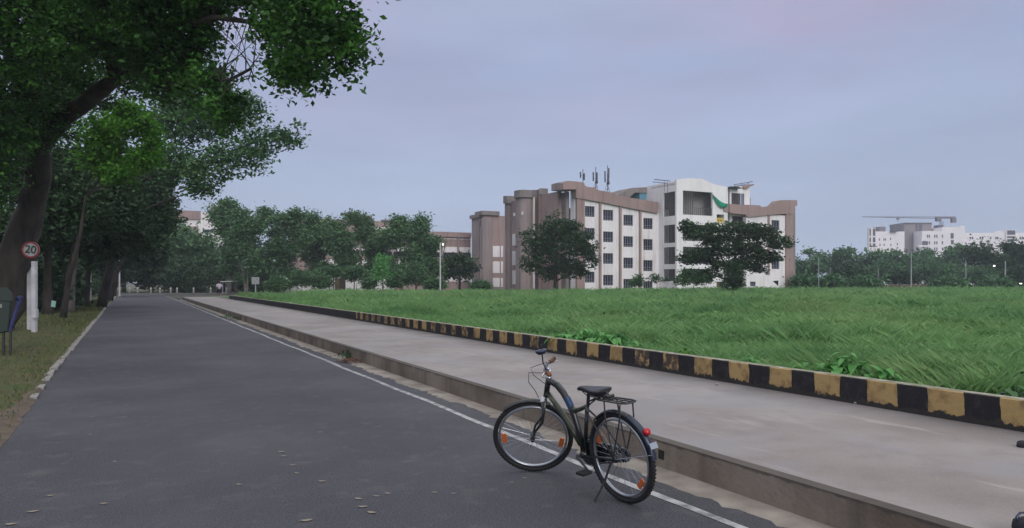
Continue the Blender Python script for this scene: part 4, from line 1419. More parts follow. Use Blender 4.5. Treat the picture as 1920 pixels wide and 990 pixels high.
# sheet canopy and board near the walking person
r_ = thing('sheet_canopy', 'pale sheet canopy on thin poles behind the walking person', 'canopy', gp(438, 112))
MB().box(-1.6, 2.0, -.8, .8, 1.85, 1.92).build('canopy_sheet', M['wall_white'], r_, mtx=Matrix.Rotation(radians(-3), 4, 'Y'))
for x_ in (-1.4, 1.8):
    for y_ in (-.6, .6):
        MB().tube([(x_, y_, 0), (x_, y_, 1.85)], .04, 6).build('pole', M['post_grey'], r_)
r_ = thing('notice_board', 'double white notice board on a post under the slender trees', 'board', gp(479, 100))
for s_ in (-1, 1):
    MB().box(s_ * .27 - .24, s_ * .27 + .24, -.03, .03, 1.45, 2.4).build('board_panel', M['sign_white'], r_)
MB().box(-.06, .06, .04, .12, 0, 2.3).build('post', M['post_grey'], r_)

# row of short posts with pale tips along the crossing
for i, px_ in enumerate((243, 258, 283, 300, 320, 332, 363, 395, 425)):
    dp = 122
    r_ = thing('bollard', 'short stone post with pale painted tip at the road end', 'bollard', gp(px_, dp), 0, 'short posts across the road end')
    MB().lathe([(.16, 0), (.15, .5), (.13, .62)], n=8).build('post', M['stone'], r_)
    MB().lathe([(.135, .62), (.12, .84), (0, .88)], n=8).build('post_tip', M['post_tip'], r_)

# red-brown compound wall at the right
r_ = road_thing('boundary_wall', 'long low red-brown compound wall beyond the right side of the field', 'wall')
pa, pb_ = rd(0, 0), None
A_ = Vector(gp(1486, 128)); B_ = Vector(gp(1900, 150))
ang = atan2(B_.y - A_.y, B_.x - A_.x)
r_.location = A_
r_.rotation_euler = (0, 0, ang)
LL = (B_ - A_).length
MB().box(0, LL, 0, .25, -.1, 1.2).build('wall', M['brick'], r_)
MB().box(0, LL, -.05, .3, 1.203, 1.28).build('coping', M['concrete_dk'], r_)
mbp = MB()
for i in range(13):
    MB().box(i * LL / 12 - .2, i * LL / 12 + .2, -.1, .35, -.1, 1.4).build('pier', M['brick'], r_)

# posts and lamps
def pole(px_, ybase_dep, ytop, label, name='utility_pole', r=.07, mt='post_grey', lamp=None, group=None, z0=0, arm=0):
    dp = ybase_dep
    rt_ = thing(name, label, 'lamp post' if lamp or name == 'lamp_post' else 'pole', gp(px_, dp, z0), 0, group)
    zt_ = P(px_, ytop, dp).z - z0
    MB().tube([(0, 0, -.1), (0, 0, zt_ * .5), (0, 0, zt_)], [r * 1.15, r, r * .75], 8).build('shaft', M[mt], rt_)
    MB().box(-r * 2, r * 2, -r * 2, r * 2, -.1, .12).build('foot', M['stone'], rt_)
    MB().lathe([(r * .9, 0), (r * .9, .06), (0, .09)], (0, 0, zt_ - .03), 8).build('cap', M[mt], rt_)
    if arm or lamp:
        ax_ = arm or .5
        MB().tube([(0, 0, zt_ - .15), (ax_ * .5, 0, zt_ + .05), (ax_, 0, zt_)], r * .5, 6).build('arm', M[mt], rt_)
        hd = MB().box(ax_ - .05, ax_ + .35, -.09, .09, zt_ - .06, zt_ + .05).build('lamp_head', M['post_grey'], rt_)
        if lamp:
            MB().lathe([(0, -.16), (.13 * lamp, -.1), (.15 * lamp, .0), (0, .06)], (ax_ + .2, 0, zt_ - .12), 10).build('bulb', M['lamp_on'], hd)
    return rt_
pole(825.5, 96, 456, 'tall pale lamp post with small lit lamp left of the building', 'lamp_post', .09, 'post_white', lamp=.5, arm=.15)
pole(1535, 120, 483, 'thin pale post nearest the right end of the building', r=.07)
pole(1557, 150, 503, 'short dim post just right of the thin pale post', r=.08)
pole(1646.5, 150, 503, 'short dim post standing by the dark bush', r=.08)
pole(1708.5, 118, 475, 'tall pale post below the grey hostel tower', r=.09)
pole(1811, 150, 488, 'thin post with pale top under the stepped hostel block', r=.08)
pole(1885, 122, 490, 'post right of the glowing street lamp', r=.1)
pole(1855, 155, 497, 'street lamp glowing in front of the large dark tree', 'lamp_post', .06, 'dark_metal', lamp=1.3, arm=.8)
pole(1911, 135, 530, 'short bright lamp at the right border of the field', 'lamp_post', .05, 'dark_metal', lamp=1.3, arm=.1)
pole(170, 58, 464, 'nearer of two thin white poles on the left verge, among leaves', 'lamp_post', .055, 'post_white', z0=.0, arm=.4)
pole(224, 88, 455, 'farther of two thin white poles, at the road bend', 'lamp_post', .08, 'post_white', arm=.4)
pole(207, 62, 374, 'dark street lamp whose lit bulb glints between the avenue trees', 'lamp_post', .05, 'dark_metal', lamp=.55, arm=.3)

# ------------------------------------------------------------------ distant hostels and crane
def far_block(root, nm, px0, px1, top, dp, mt, depth=16, base=0):
    a, b_ = P(px0, top, dp), P(px1, top, dp)
    return MB().box(a.x, b_.x, dp, dp + depth, base, a.z).build(nm, M[mt], root)
def far_part(root, nm, px0, px1, t_, s_, dp, mt='far_dark', pr=.15):
    a, b_ = P(px0, t_, dp), P(px1, s_, dp)
    return MB().box(a.x, b_.x, dp - pr, dp - .01, b_.z, a.z).build(nm, M[mt], root)
DH = 420
r_ = thing('white_hostel', 'distant white hostel block with a barred stair end and a grey roof box', 'building')
far_block(r_, 'stair_end', 1629, 1642, 427.5, DH, 'far_white', 2)
far_block(r_, 'wall', 1642.05, 1696, 434, DH + 1, 'far_white', 3)
for a in (1630.3, 1636.6):
    for t_, s_ in ((428.5, 442), (445, 454), (456.5, 463)):
        far_part(r_, 'window', a, a + (2.6 if a < 1631 else 4.5), t_, s_, DH)
far_block(r_, 'roof_box', 1649, 1660.5, 425, DH + 2, 'far_grey', 8, P(0, 434, DH).z)
far_block(r_, 'roof_slab', 1672, 1684, 433, DH - 1, 'far_dark', 10, P(0, 434.5, DH).z)
for a, t_ in ((1648, 447), (1656.5, 447), (1659.5, 447), (1669, 446), (1649, 457), (1657, 457), (1669.5, 457), (1681.5, 456)):
    far_part(r_, 'window', a, a + 1.7, t_, t_ + 4, DH + 1)
r_ = thing('grey_hostel_tower', 'distant grey-brown hostel tower with two dark window columns', 'building')
far_block(r_, 'wall', 1695, 1747, 418.5, DH + 3, 'far_grey')
far_block(r_, 'roof_slab', 1696, 1747.5, 417.5, DH + 2.5, 'far_dark', 17, P(0, 418.6, DH).z + .02)
for a, w_ in ((1717, 3), (1722.5, 6)):
    for t_, s_ in ((420.5, 436), (438, 447), (450, 459), (462, 469)):
        far_part(r_, 'window', a, a + w_, t_, s_, DH + 3)
r_ = thing('stepped_hostel', 'distant white hostel block with stepped top right of the grey tower', 'building')
DB = DH - 6
far_block(r_, 'wall', 1729, 1766, 433, DB, 'far_white')
far_block(r_, 'wall', 1766.05, 1808, 426, DB + .5, 'far_white')
far_block(r_, 'roof_block', 1760, 1768, 422, DB + 8, 'far_dark', 5, P(0, 426, DB).z)
for a in (1738, 1741.5, 1751.5, 1755.5, 1766, ):
    for t_ in (440, 452.5, 464):
        far_part(r_, 'window', a, a + 2, t_, t_ + 5.5, DB)
far_part(r_, 'window', 1782.5, 1788, 437, 447, DB + .5)
far_part(r_, 'window', 1783, 1788, 450, 458, DB + .5)
far_part(r_, 'balcony', 1720, 1740, 460, 463, DB, 'far_white', 1.5)
cv = MB()
a = P(1733, 456, DB - .02)
cv.prism([(a.x - 1.2, a.z - 1.4), (a.x + 1.8, a.z - 1.4), (a.x + 1.8, a.z + .6), (a.x + .8, a.z + 1.3), (a.x - .5, a.z + 1.3), (a.x - 1.2, a.z + .8)], DB - .2, DB - .02).build('arched_opening', M['far_dark'], r_)
r_ = thing('long_hostel', 'long low white hostel wing with small paired windows at the far right', 'building')
far_block(r_, 'wall', 1808.05, 1952, 436.5, DH, 'far_white')
far_block(r_, 'roof_block', 1800, 1809, 423.5, DH + 1, 'far_white')
far_block(r_, 'stair_bay', 1887, 1905, 431, DH - 1, 'far_white', 10)
far_part(r_, 'window', 1888.5, 1903.5, 432, 440, DH - 1)
for t_ in (443, 448.5):
    far_part(r_, 'window', 1888.5, 1903.5, t_, t_ + 3.2, DH - 1)
for a in (1803.5, 1818, 1822.2, 1836.5, 1841, 1856, 1866, 1869.5, 1911.5, 1916):
    far_part(r_, 'window', a, a + 2.6, 444, 448.5, DH if a > 1808 else DH - .0)
for a in (1818, 1822.2, 1915):
    far_part(r_, 'window', a, a + 2.6, 456, 460.5, DH)
# tower crane
DC = 450
r_ = thing('tower_crane', 'tower crane with a long level jib above the distant white hostels', 'crane', gp(1765, DC))
def cl(px_, py_):
    p = P(px_, py_, DC)
    return Vector((p.x - r_.location.x, 0, p.z))
ms = MB()
bz = cl(1765, 421).z
for sx in (-.7, .7):
    for sy in (-.7, .7):
        ms.tube([(sx, sy, 0), (sx, sy, bz + 2)], .16, 5)
for i in range(14):
    z_ = bz * i / 14
    ms.tube([(-.7, -.7, z_), (.7, -.7, z_ + bz / 14)], .1, 4)
ms.build('mast', M['crane'], r_)
jb = MB()
a, b_ = cl(1617, 406.5), cl(1765, 410)
for t, s_ in ((0, .06), (1.1, .12)):
    jb.tube([(a.x, 0, a.z), (b_.x, 0, b_.z + t)], .17, 5)
for i in range(22):
    t = i / 22
    p, q = a.lerp(b_, t), a.lerp(b_, t + 1 / 22)
    jb.tube([(p.x, 0, p.z), (q.x, 0, q.z + 1.1 * (t + 1 / 22))], .08, 4)
jb.build('jib', M['crane'], r_)
a, b_ = cl(1754, 408), cl(1791, 408)
cj = MB().box(a.x, b_.x, -.7, .7, a.z - .6, a.z + .6).build('counter_jib', M['crane'], r_)
a, b_ = cl(1783.5, 417.5), cl(1791.5, 409)
MB().box(a.x, b_.x, -1, 1, a.z, b_.z).build('counterweight', M['crane'], r_)
a, b_ = cl(1755, 415), cl(1763.5, 408.5)
MB().box(a.x, b_.x, -1.1, 1.1, a.z, b_.z).build('cab', M['crane'], r_)
a, b_ = cl(1681, 411.5), cl(1686, 409)
hk = MB().box(a.x, b_.x, -.4, .4, a.z, b_.z)
hk.tube([(a.x + .8, 0, a.z), (a.x + .8, 0, a.z - 1.4)], .2, 5)
hk.build('trolley', M['crane'], r_)

# ------------------------------------------------------------------ person on the far footpath
pp = P(411, 556, 76)
r_ = thing('person', 'person in lilac shirt and dark shorts walking at the far end of the footpath', 'person', (pp.x, pp.y, .05), radians(35))
r_.scale = (1.0, 1.0, 1.0)
J = {'pel': (0, 0, .92), 'wa': (0, .01, 1.06), 'ch': (0, .03, 1.28), 'nk': (0, .03, 1.45), 'hd0': (0, .06, 1.52), 'hd': (0, .08, 1.64), 'hd2': (0, .08, 1.72),
     'hl': (-.1, 0, .88), 'kl': (-.11, .2, .52), 'al': (-.11, .04, .10), 'tl': (-.11, .2, .05),
     'hr': (.1, 0, .88), 'kr': (.11, .02, .48), 'ar': (.11, -.24, .14), 'tr': (.11, -.12, .04),
     'sl': (-.19, .03, 1.40), 'el': (-.27, -.08, 1.14), 'wl': (-.25, .02, .92), 'fl': (-.24, .05, .82),
     'sr': (.19, .03, 1.40), 'er': (.27, .04, 1.14), 'wr': (.27, .22, .98), 'fr': (.26, .28, .90)}
RAD = {'pel': .13, 'wa': .12, 'ch': .15, 'nk': .06, 'hd0': .06, 'hd': .10, 'hd2': .07, 'hl': .09, 'kl': .06, 'al': .04, 'tl': .035, 'hr': .09, 'kr': .06, 'ar': .04, 'tr': .035,
       'sl': .07, 'el': .045, 'wl': .032, 'fl': .035, 'sr': .07, 'er': .045, 'wr': .032, 'fr': .035}
ED = [('pel', 'wa'), ('wa', 'ch'), ('ch', 'nk'), ('nk', 'hd0'), ('hd0', 'hd'), ('hd', 'hd2'), ('pel', 'hl'), ('hl', 'kl'), ('kl', 'al'), ('al', 'tl'), ('pel', 'hr'), ('hr', 'kr'), ('kr', 'ar'), ('ar', 'tr'),
      ('ch', 'sl'), ('sl', 'el'), ('el', 'wl'), ('wl', 'fl'), ('ch', 'sr'), ('sr', 'er'), ('er', 'wr'), ('wr', 'fr')]
def skin(name, keys, edges, add, mt, parent):
    me = bpy.data.meshes.new(name)
    ix = {k_: i for i, k_ in enumerate(keys)}
    me.from_pydata([J[k_] for k_ in keys], [(ix[a], ix[b_]) for a, b_ in edges], [])
    me.materials.append(mt)
    o = bpy.data.objects.new(name, me)
    C.objects.link(o)
    o.parent = parent
    md = o.modifiers.new('skin', 'SKIN')
    if not me.skin_vertices:
        bm = bmesh.new()
        bm.from_mesh(me)
        bm.verts.layers.skin.verify()
        bm.to_mesh(me)
        bm.free()
    for i, k_ in enumerate(keys):
        s_ = me.skin_vertices[0].data[i]
        s_.radius = (RAD[k_] + add, RAD[k_] + add)
        s_.use_root = (i == 0)
    sb = o.modifiers.new('sub', 'SUBSURF')
    sb.levels = 1
    sb.render_levels = 2
    return o
skin('body', list(J), ED, 0, M['skin'], r_)
J2 = ['ch', 'pel', 'wa', 'sl', 'el', 'sr', 'er']
skin('shirt', J2, [('ch', 'wa'), ('wa', 'pel'), ('ch', 'sl'), ('sl', 'el'), ('ch', 'sr'), ('sr', 'er')], .03, M['shirt'], r_)
skin('shorts', ['pel', 'hl', 'kl', 'hr', 'kr'], [('pel', 'hl'), ('hl', 'kl'), ('pel', 'hr'), ('hr', 'kr')], .025, M['cloth_dark'], r_)
MB().lathe([(0, -.02), (.09, -.02), (.115, .04), (.10, .12), (.05, .16), (0, .165)], (0, .07, 1.62), 14).build('hair', M['hair'], r_, smooth=True)

# ------------------------------------------------------------------ haze
hz = MB().box(-420, 520, -60, 520, -1.2, 60).build('haze', bpy.data.materials.new('haze'))
hz['kind'] = 'stuff'
hm = hz.data.materials[0]
hm.use_nodes = True
hm.node_tree.nodes.clear()
ho = hm.node_tree.nodes.new('ShaderNodeOutputMaterial')
hv = hm.node_tree.nodes.new('ShaderNodeVolumePrincipled')
hv.inputs['Color'].default_value = (.80, .88, 1, 1)
hv.inputs['Density'].default_value = .0005
hm.node_tree.links.new(hv.outputs[0], ho.inputs['Volume'])

# ------------------------------------------------------------------ left roadside objects
# speed limit sign on two square posts
dp = 24.5
r_ = thing('speed_limit_sign', 'round red-rimmed speed limit sign reading 20 on two white square posts', 'road sign', gp(60, dp, .05))
p0, p1 = P(63.5, 625, 24.0), P(55, 613, 25.2)
for (px_, d_, yb) in ((64.5, 24.0, 490), (56, 25.2, 488)):
    g_ = gp(px_, d_, .02)
    zt_ = P(px_, yb, d_).z
    x_, y_ = g_[0] - r_.location.x, g_[1] - r_.location.y
    po = MB().box(x_ - .065, x_ + .065, y_ - .065, y_ + .065, -.08, zt_ - .05)
    po.build('post', M['post_white'], r_, bev=.008)
zc_ = P(62, 470, dp).z - .05
sx_, sy_ = .36, -.62
sg = Matrix.Translation((sx_, sy_, zc_)) @ Matrix.Rotation(radians(12), 4, 'Z') @ Matrix.Rotation(radians(6), 4, 'Y') @ Matrix.Scale(.86, 4)
disc = MB()
NS = 36
vs = [(.31 * cos(2 * pi * i / NS), y_, .31 * sin(2 * pi * i / NS)) for y_ in (-.012, .012) for i in range(NS)]
disc.add(vs, [tuple(range(NS)), tuple(range(2 * NS - 1, NS - 1, -1))] + [(i, i + NS, (i + 1) % NS + NS, (i + 1) % NS) for i in range(NS)])
dk = disc.build('sign_disc', M['sign_white'], r_, mtx=sg)
MB().ring((0, -.016, 0), .275, .034, 'y', 40, 6, flat=.25).build('rim', M['red_paint'], dk)
MB().box(-.02, .24, .03, .09, -.03, .03).build('bracket', M['post_white'], dk)
tx = bpy.data.curves.new('numerals', 'FONT')
tx.body = '20'
tx.size = .40
tx.extrude = .004
tx.offset = .006
tx.align_x = 'CENTER'
tx.align_y = 'CENTER'
tx.materials.append(M['sign_black'])
to = bpy.data.objects.new('numerals', tx)
C.objects.link(to)
bpy.context.view_layer.update()
_me = bpy.data.meshes.new_from_object(to)
bpy.data.objects.remove(to)
to = bpy.data.objects.new('numerals', _me)
C.objects.link(to)
to.parent = dk
to.matrix_basis = Matrix.Translation((0, -.02, 0)) @ Matrix.Rotation(radians(90), 4, 'X')
MB().box(.47, .61, -.78, -.62, .48, .76).build('junction_box', M['post_white'], r_, bev=.01)

# litter bin hung on a frame at the left edge
dp = 16.6
r_ = thing('litter_bin', 'dark green litter bin on thin legs with a blue side post at the left edge', 'litter bin', gp(-4, dp, .04), radians(33))
k_ = dp / F
prof = [(-.42, .42), (-.40, 1.20), (-.36, 1.36), (-.26, 1.46), (.16, 1.46), (.22, 1.34), (.26, 1.20), (.20, .52)]
MB().prism(prof, -.26, .26).build('bin_body', M['bin_green'], r_, bev=.03)
MB().prism([(-.44, 1.22), (-.40, 1.42), (-.28, 1.50), (.18, 1.50), (.28, 1.38), (.29, 1.20)], -.28, -.262).build('bin_lid', M['bin_green'], r_, bev=.01)
for x_ in (-.10, .02):
    MB().box(x_, x_ + .06, -.2655, -.2615, 1.06, 1.14).build('pale_mark', M['sign_white'], r_)
for y_ in (-.2, .2):
    MB().tube([(.22, y_, .52), (.30, y_, .85), (.41, y_, 1.24)], .04, 8).build('side_post', M['bin_blue'], r_)
MB().tube([(.36, -.24, 1.24), (.42, -.2, 1.27), (.42, .2, 1.27), (.36, .24, 1.24)], .05, 8).build('handle', M['bin_blue'], r_)
for x_ in (-.3, .11, .24):
    for y_ in (-.2, .2):
        MB().tube([(x_, y_, .6), (x_ - .01, y_, -.06)], .022, 6).build('leg', M['dark_metal'], r_)
# small mint plate on a stake
dp = 34
r_ = thing('name_plate', 'small mint-green plate on a stake at the foot of the pale-footed tree', 'sign', gp(97, dp, .03), radians(-10))
MB().box(-.11, .11, -.01, .01, .52, .80).build('plate', M['mint'], r_, mtx=Matrix.Rotation(radians(8), 4, 'Y'))
MB().tube([(0, .02, -.05), (0, .02, .6)], .015, 6).build('stake', M['dark_metal'], r_)
# block at road bend
r_ = thing('boundary_stone', 'yellowish block stone at the far end of the left verge', 'stone', gp(212, 92, 0))
MB().prism(rounded(-.45, .45, -.25, .25, .1), 0, .55, 'z').build('block', mat('yellow_stone', (.40, .30, .15), (.28, .22, .12), scale=3), r_, bev=.03)
MB().prism(rounded(-.3, .3, -.2, .2, .1), .553, .66, 'z').build('cap', M['stone'], r_)

# ------------------------------------------------------------------ weeds by the kerbs
def weed(name, label, px_, py_base, dep, nleaf, spread, hgt, lsize, lm, seed, z0=.3, group=None):
    rng = random.Random(seed)
    g = gp(px_, dep, z0)
    r_ = thing(name, label, 'plant', g, 0, group)
    st_, lf = MB(), MB()
    for i in range(nleaf):
        a = rng.uniform(0, 2 * pi)
        rad = spread * sqrt(rng.random())
        x_, y_ = rad * cos(a), rad * .45 * sin(a)
        z_ = hgt * (1 - .55 * (rad / spread) ** 2) * rng.uniform(.55, 1.0)
        if i % 3 == 0:
            st_.tube([(x_ * .5, y_ * .5, 0), (x_ * .85, y_ * .85, z_ * .6), (x_, y_, z_)], [.008, .006, .003], 4)
        # broad drooping leaf: 3 x 4 grid
        d_ = rng.uniform(0, 2 * pi)
        L_ = lsize * rng.uniform(.6, 1.2)
        W_ = L_ * .62
        tilt = rng.uniform(-.2, .5)
        vs = []
        for s_ in range(5):
            t = s_ / 4
            wv = W_ * .5 * (sin(pi * min(1, t * .92 + .10)) ** .8)
            f_ = L_ * t
            zz = L_ * (tilt * t - .75 * t * t)
            for e_ in (-1, 0, 1):
                lx_, ly_ = f_, e_ * wv
                vs.append((x_ + lx_ * cos(d_) - ly_ * sin(d_), y_ + lx_ * sin(d_) + ly_ * cos(d_), z_ + zz + abs(e_) * wv * .25))
        lf.add(vs, [(s_ * 3 + e_, s_ * 3 + e_ + 1, s_ * 3 + e_ + 4, s_ * 3 + e_ + 3) for s_ in range(4) for e_ in (0, 1)])
    if st_.v:
        st_.build('stem', M['leaf_mid'], r_, fix=False)
    lf.build('leaves', M[lm], r_, smooth=True, fix=False)
    return r_
def kz(px_, v_):
    u_ = onV(v_, px_)
    p = rd(v_, u_)
    return p.y
weed('broadleaf_weed', 'mound of pale drooping broad leaves spilling to the kerb behind the bicycle handlebar', 1090, 0, kz(1090, 8.15), 120, .62, .38, .15, 'leaf_weed', 1, .36)
weed('broadleaf_weed', 'second drooping leafy mound right of the one behind the handlebar', 1142, 0, kz(1142, 8.1), 110, .55, .38, .15, 'leaf_weed', 2, .34)
weed('broadleaf_weed', 'tall broad-leaved weed over the black kerb block, right part of the field edge', 1585, 0, kz(1585, 8.0), 70, .34, .42, .16, 'leaf_weed', 3, .36)
weed('broadleaf_weed', 'smaller broad-leaved weed just right of the tall one at the kerb', 1650, 0, kz(1650, 8.0), 40, .22, .30, .13, 'leaf_weed', 4, .36)
weed('broadleaf_weed', 'leafy weed left of the tall broad-leaved one at the kerb', 1515, 0, kz(1515, 8.0), 50, .32, .28, .12, 'leaf_weed', 5, .36)
weed('broadleaf_weed', 'low yellow-green weed peeping over the kerb above the carrier rack', 1280, 0, kz(1280, 8.0), 34, .26, .24, .10, 'leaf_bright', 6, .36)
weed('broadleaf_weed', 'low weed at the kerb between the yellow-green one and the tall one', 1408, 0, kz(1408, 8.0), 34, .3, .22, .10, 'leaf_weed', 7, .36)
weed('broadleaf_weed', 'ragged weed hanging at the right end of the painted kerb', 1912, 0, kz(1912, 7.95), 40, .25, .22, .12, 'leaf_mid', 8, .4)
def kerb_weed(px_, v_, label, lm, seed, n_=26, s_=.22):
    return weed('kerb_weed', label, px_, 0, kz(px_, v_), n_, s_, .2, .09, lm, seed, 0)
kerb_weed(648, 4.12, 'small dark weed with dry leaves at the foot of the low kerb', 'leaf_dark', 21)
kerb_weed(432, 4.05, 'green weed tuft in the gutter near the far end of the kerb', 'leaf_mid', 22, 60, .5)
kerb_weed(446, 4.1, 'dark weed beside the green tuft against the far kerb', 'leaf_dark', 23, 30, .3)
# dry leaf litter below the small weed
g = rd(4.0, onV(4.0, 655))
r_ = thing('leaf_litter', 'small heap of reddish dry leaves in the gutter below the kerb weed', 'leaves', (g.x, g.y, 0))
hp = MB()
rr = random.Random(9)
for i in range(70):
    x_, y_ = rr.gauss(0, .12), rr.gauss(0, .16)
    z_ = .01 + max(0, .06 - .2 * abs(x_)) * rr.random()
    a = rr.uniform(0, 6.28)
    s_ = rr.uniform(.03, .06)
    hp.add([(x_ + s_ * cos(a), y_ + s_ * sin(a), z_), (x_ - s_ * .5 * sin(a), y_ + s_ * .5 * cos(a), z_ + .02), (x_ - s_ * cos(a), y_ - s_ * sin(a), z_ + .005), (x_ + s_ * .5 * sin(a), y_ - s_ * .5 * cos(a), z_ + .015)], [(0, 1, 2, 3)])
hp.build('dry_leaves', M['dry_leaf'], r_, fix=False)

# pebbles by the kerb; the dark last one stands for an unidentified shape
peb = None
for i, (px_, py_, s_, lb) in enumerate([(1721, 773, .035, 'pale stone against the kerb below the second black block from the right'), (1835, 794, .02, 'tiny pale stone near the right end of the painted kerb'), (1604, 757, .022, 'small stone at the kerb below the tall broad-leaved weed'),
                                     (1345, 722, .025, 'small stone lying at the kerb above the rear wheel'), (852, 630, .04, 'pale rubble piece beside the middle stretch of the painted kerb'), (655, 594, .04, 'pale scrap lying where the painted stripes fade out'), (1917, 838, .05, 'unidentified dark blob on the path below the right end of the painted kerb')]):
    y_ = gy(py_, .23)
    p = P(px_, py_, y_)
    bm = bmesh.new()
    bmesh.ops.create_icosphere(bm, subdivisions=2, radius=s_)
    rr = random.Random(i)
    for v_1 in bm.verts:
        v_1.co *= rr.uniform(.8, 1.15)
        v_1.co.z *= .65
    me = bpy.data.meshes.new('pebble')
    bm.to_mesh(me)
    bm.free()
    me.materials.append(M['cloth_dark'] if px_ > 1900 else M['stone'])
    o = bpy.data.objects.new('pebble', me)
    C.objects.link(o)
    o.location = (p.x, p.y, .228 + s_ * .5)
    tag(o, lb, 'stone', 'loose stones beside the painted kerb')

# fallen leaves on the asphalt
fl = None
LP = [(528, 848, 1.2), (533, 856, 1.1), (549, 873, 1), (557, 888, .9), (600, 811, 1), (604, 903, 1.1), (672, 936, 1.1), (680, 951, 1.2), (697, 962, 1.2), (706, 931, .9), (727, 926, .9), (815, 924, .8), (850, 926, .7), (574, 977, 1.4), (448, 909, .9),
      (790, 773, .9), (735, 759, .8), (62, 960, 1.3), (20, 984, 1.2), (238, 760, 1), (233, 783, .9), (216, 866, .9), (175, 688, .9), (176, 701, .9), (170, 815, .9), (172, 782, .8), (545, 776, .7), (983, 897, .7), (960, 905, .7), (95, 930, 1), (262, 667, .8), (860, 820, .7), (195, 945, 1)]
for i, (px_, py_, s_) in enumerate(LP):
    y_ = gy(py_)
    p = P(px_, py_, y_)
    if fl is None:
        lf = MB()
        vs = []
        for q in range(7):
            t = q / 6
            wv = .026 * sin(pi * min(1, t * .95 + .03)) + .001
            for e_ in (-1, 0, 1):
                vs.append((.075 * (t - .5), e_ * wv * .8, .004 + .004 * (2 * t - 1) ** 2 + .002 * abs(e_)))
        lf.add(vs, [(q * 3 + e_, q * 3 + e_ + 1, q * 3 + e_ + 4, q * 3 + e_ + 3) for q in range(6) for e_ in (0, 1)])
        lf.tube([(.037, 0, .007), (.052, .003, .005)], .0012, 4)
        fl = lf.build('fallen_leaf', M['fallen'], smooth=True, fix=False)
        o = fl
    else:
        o = fl.copy()
        C.objects.link(o)
    o.location = (p.x, p.y, .002)
    o.rotation_euler = (0, 0, random.uniform(-.5, .5) + (pi if i % 2 else 0))
    o.scale = (s_ * .8, s_ * .8, s_ * .6)
    tag(o, 'small pale dry leaf lying on the dark asphalt', 'leaf', 'fallen leaves on the road')

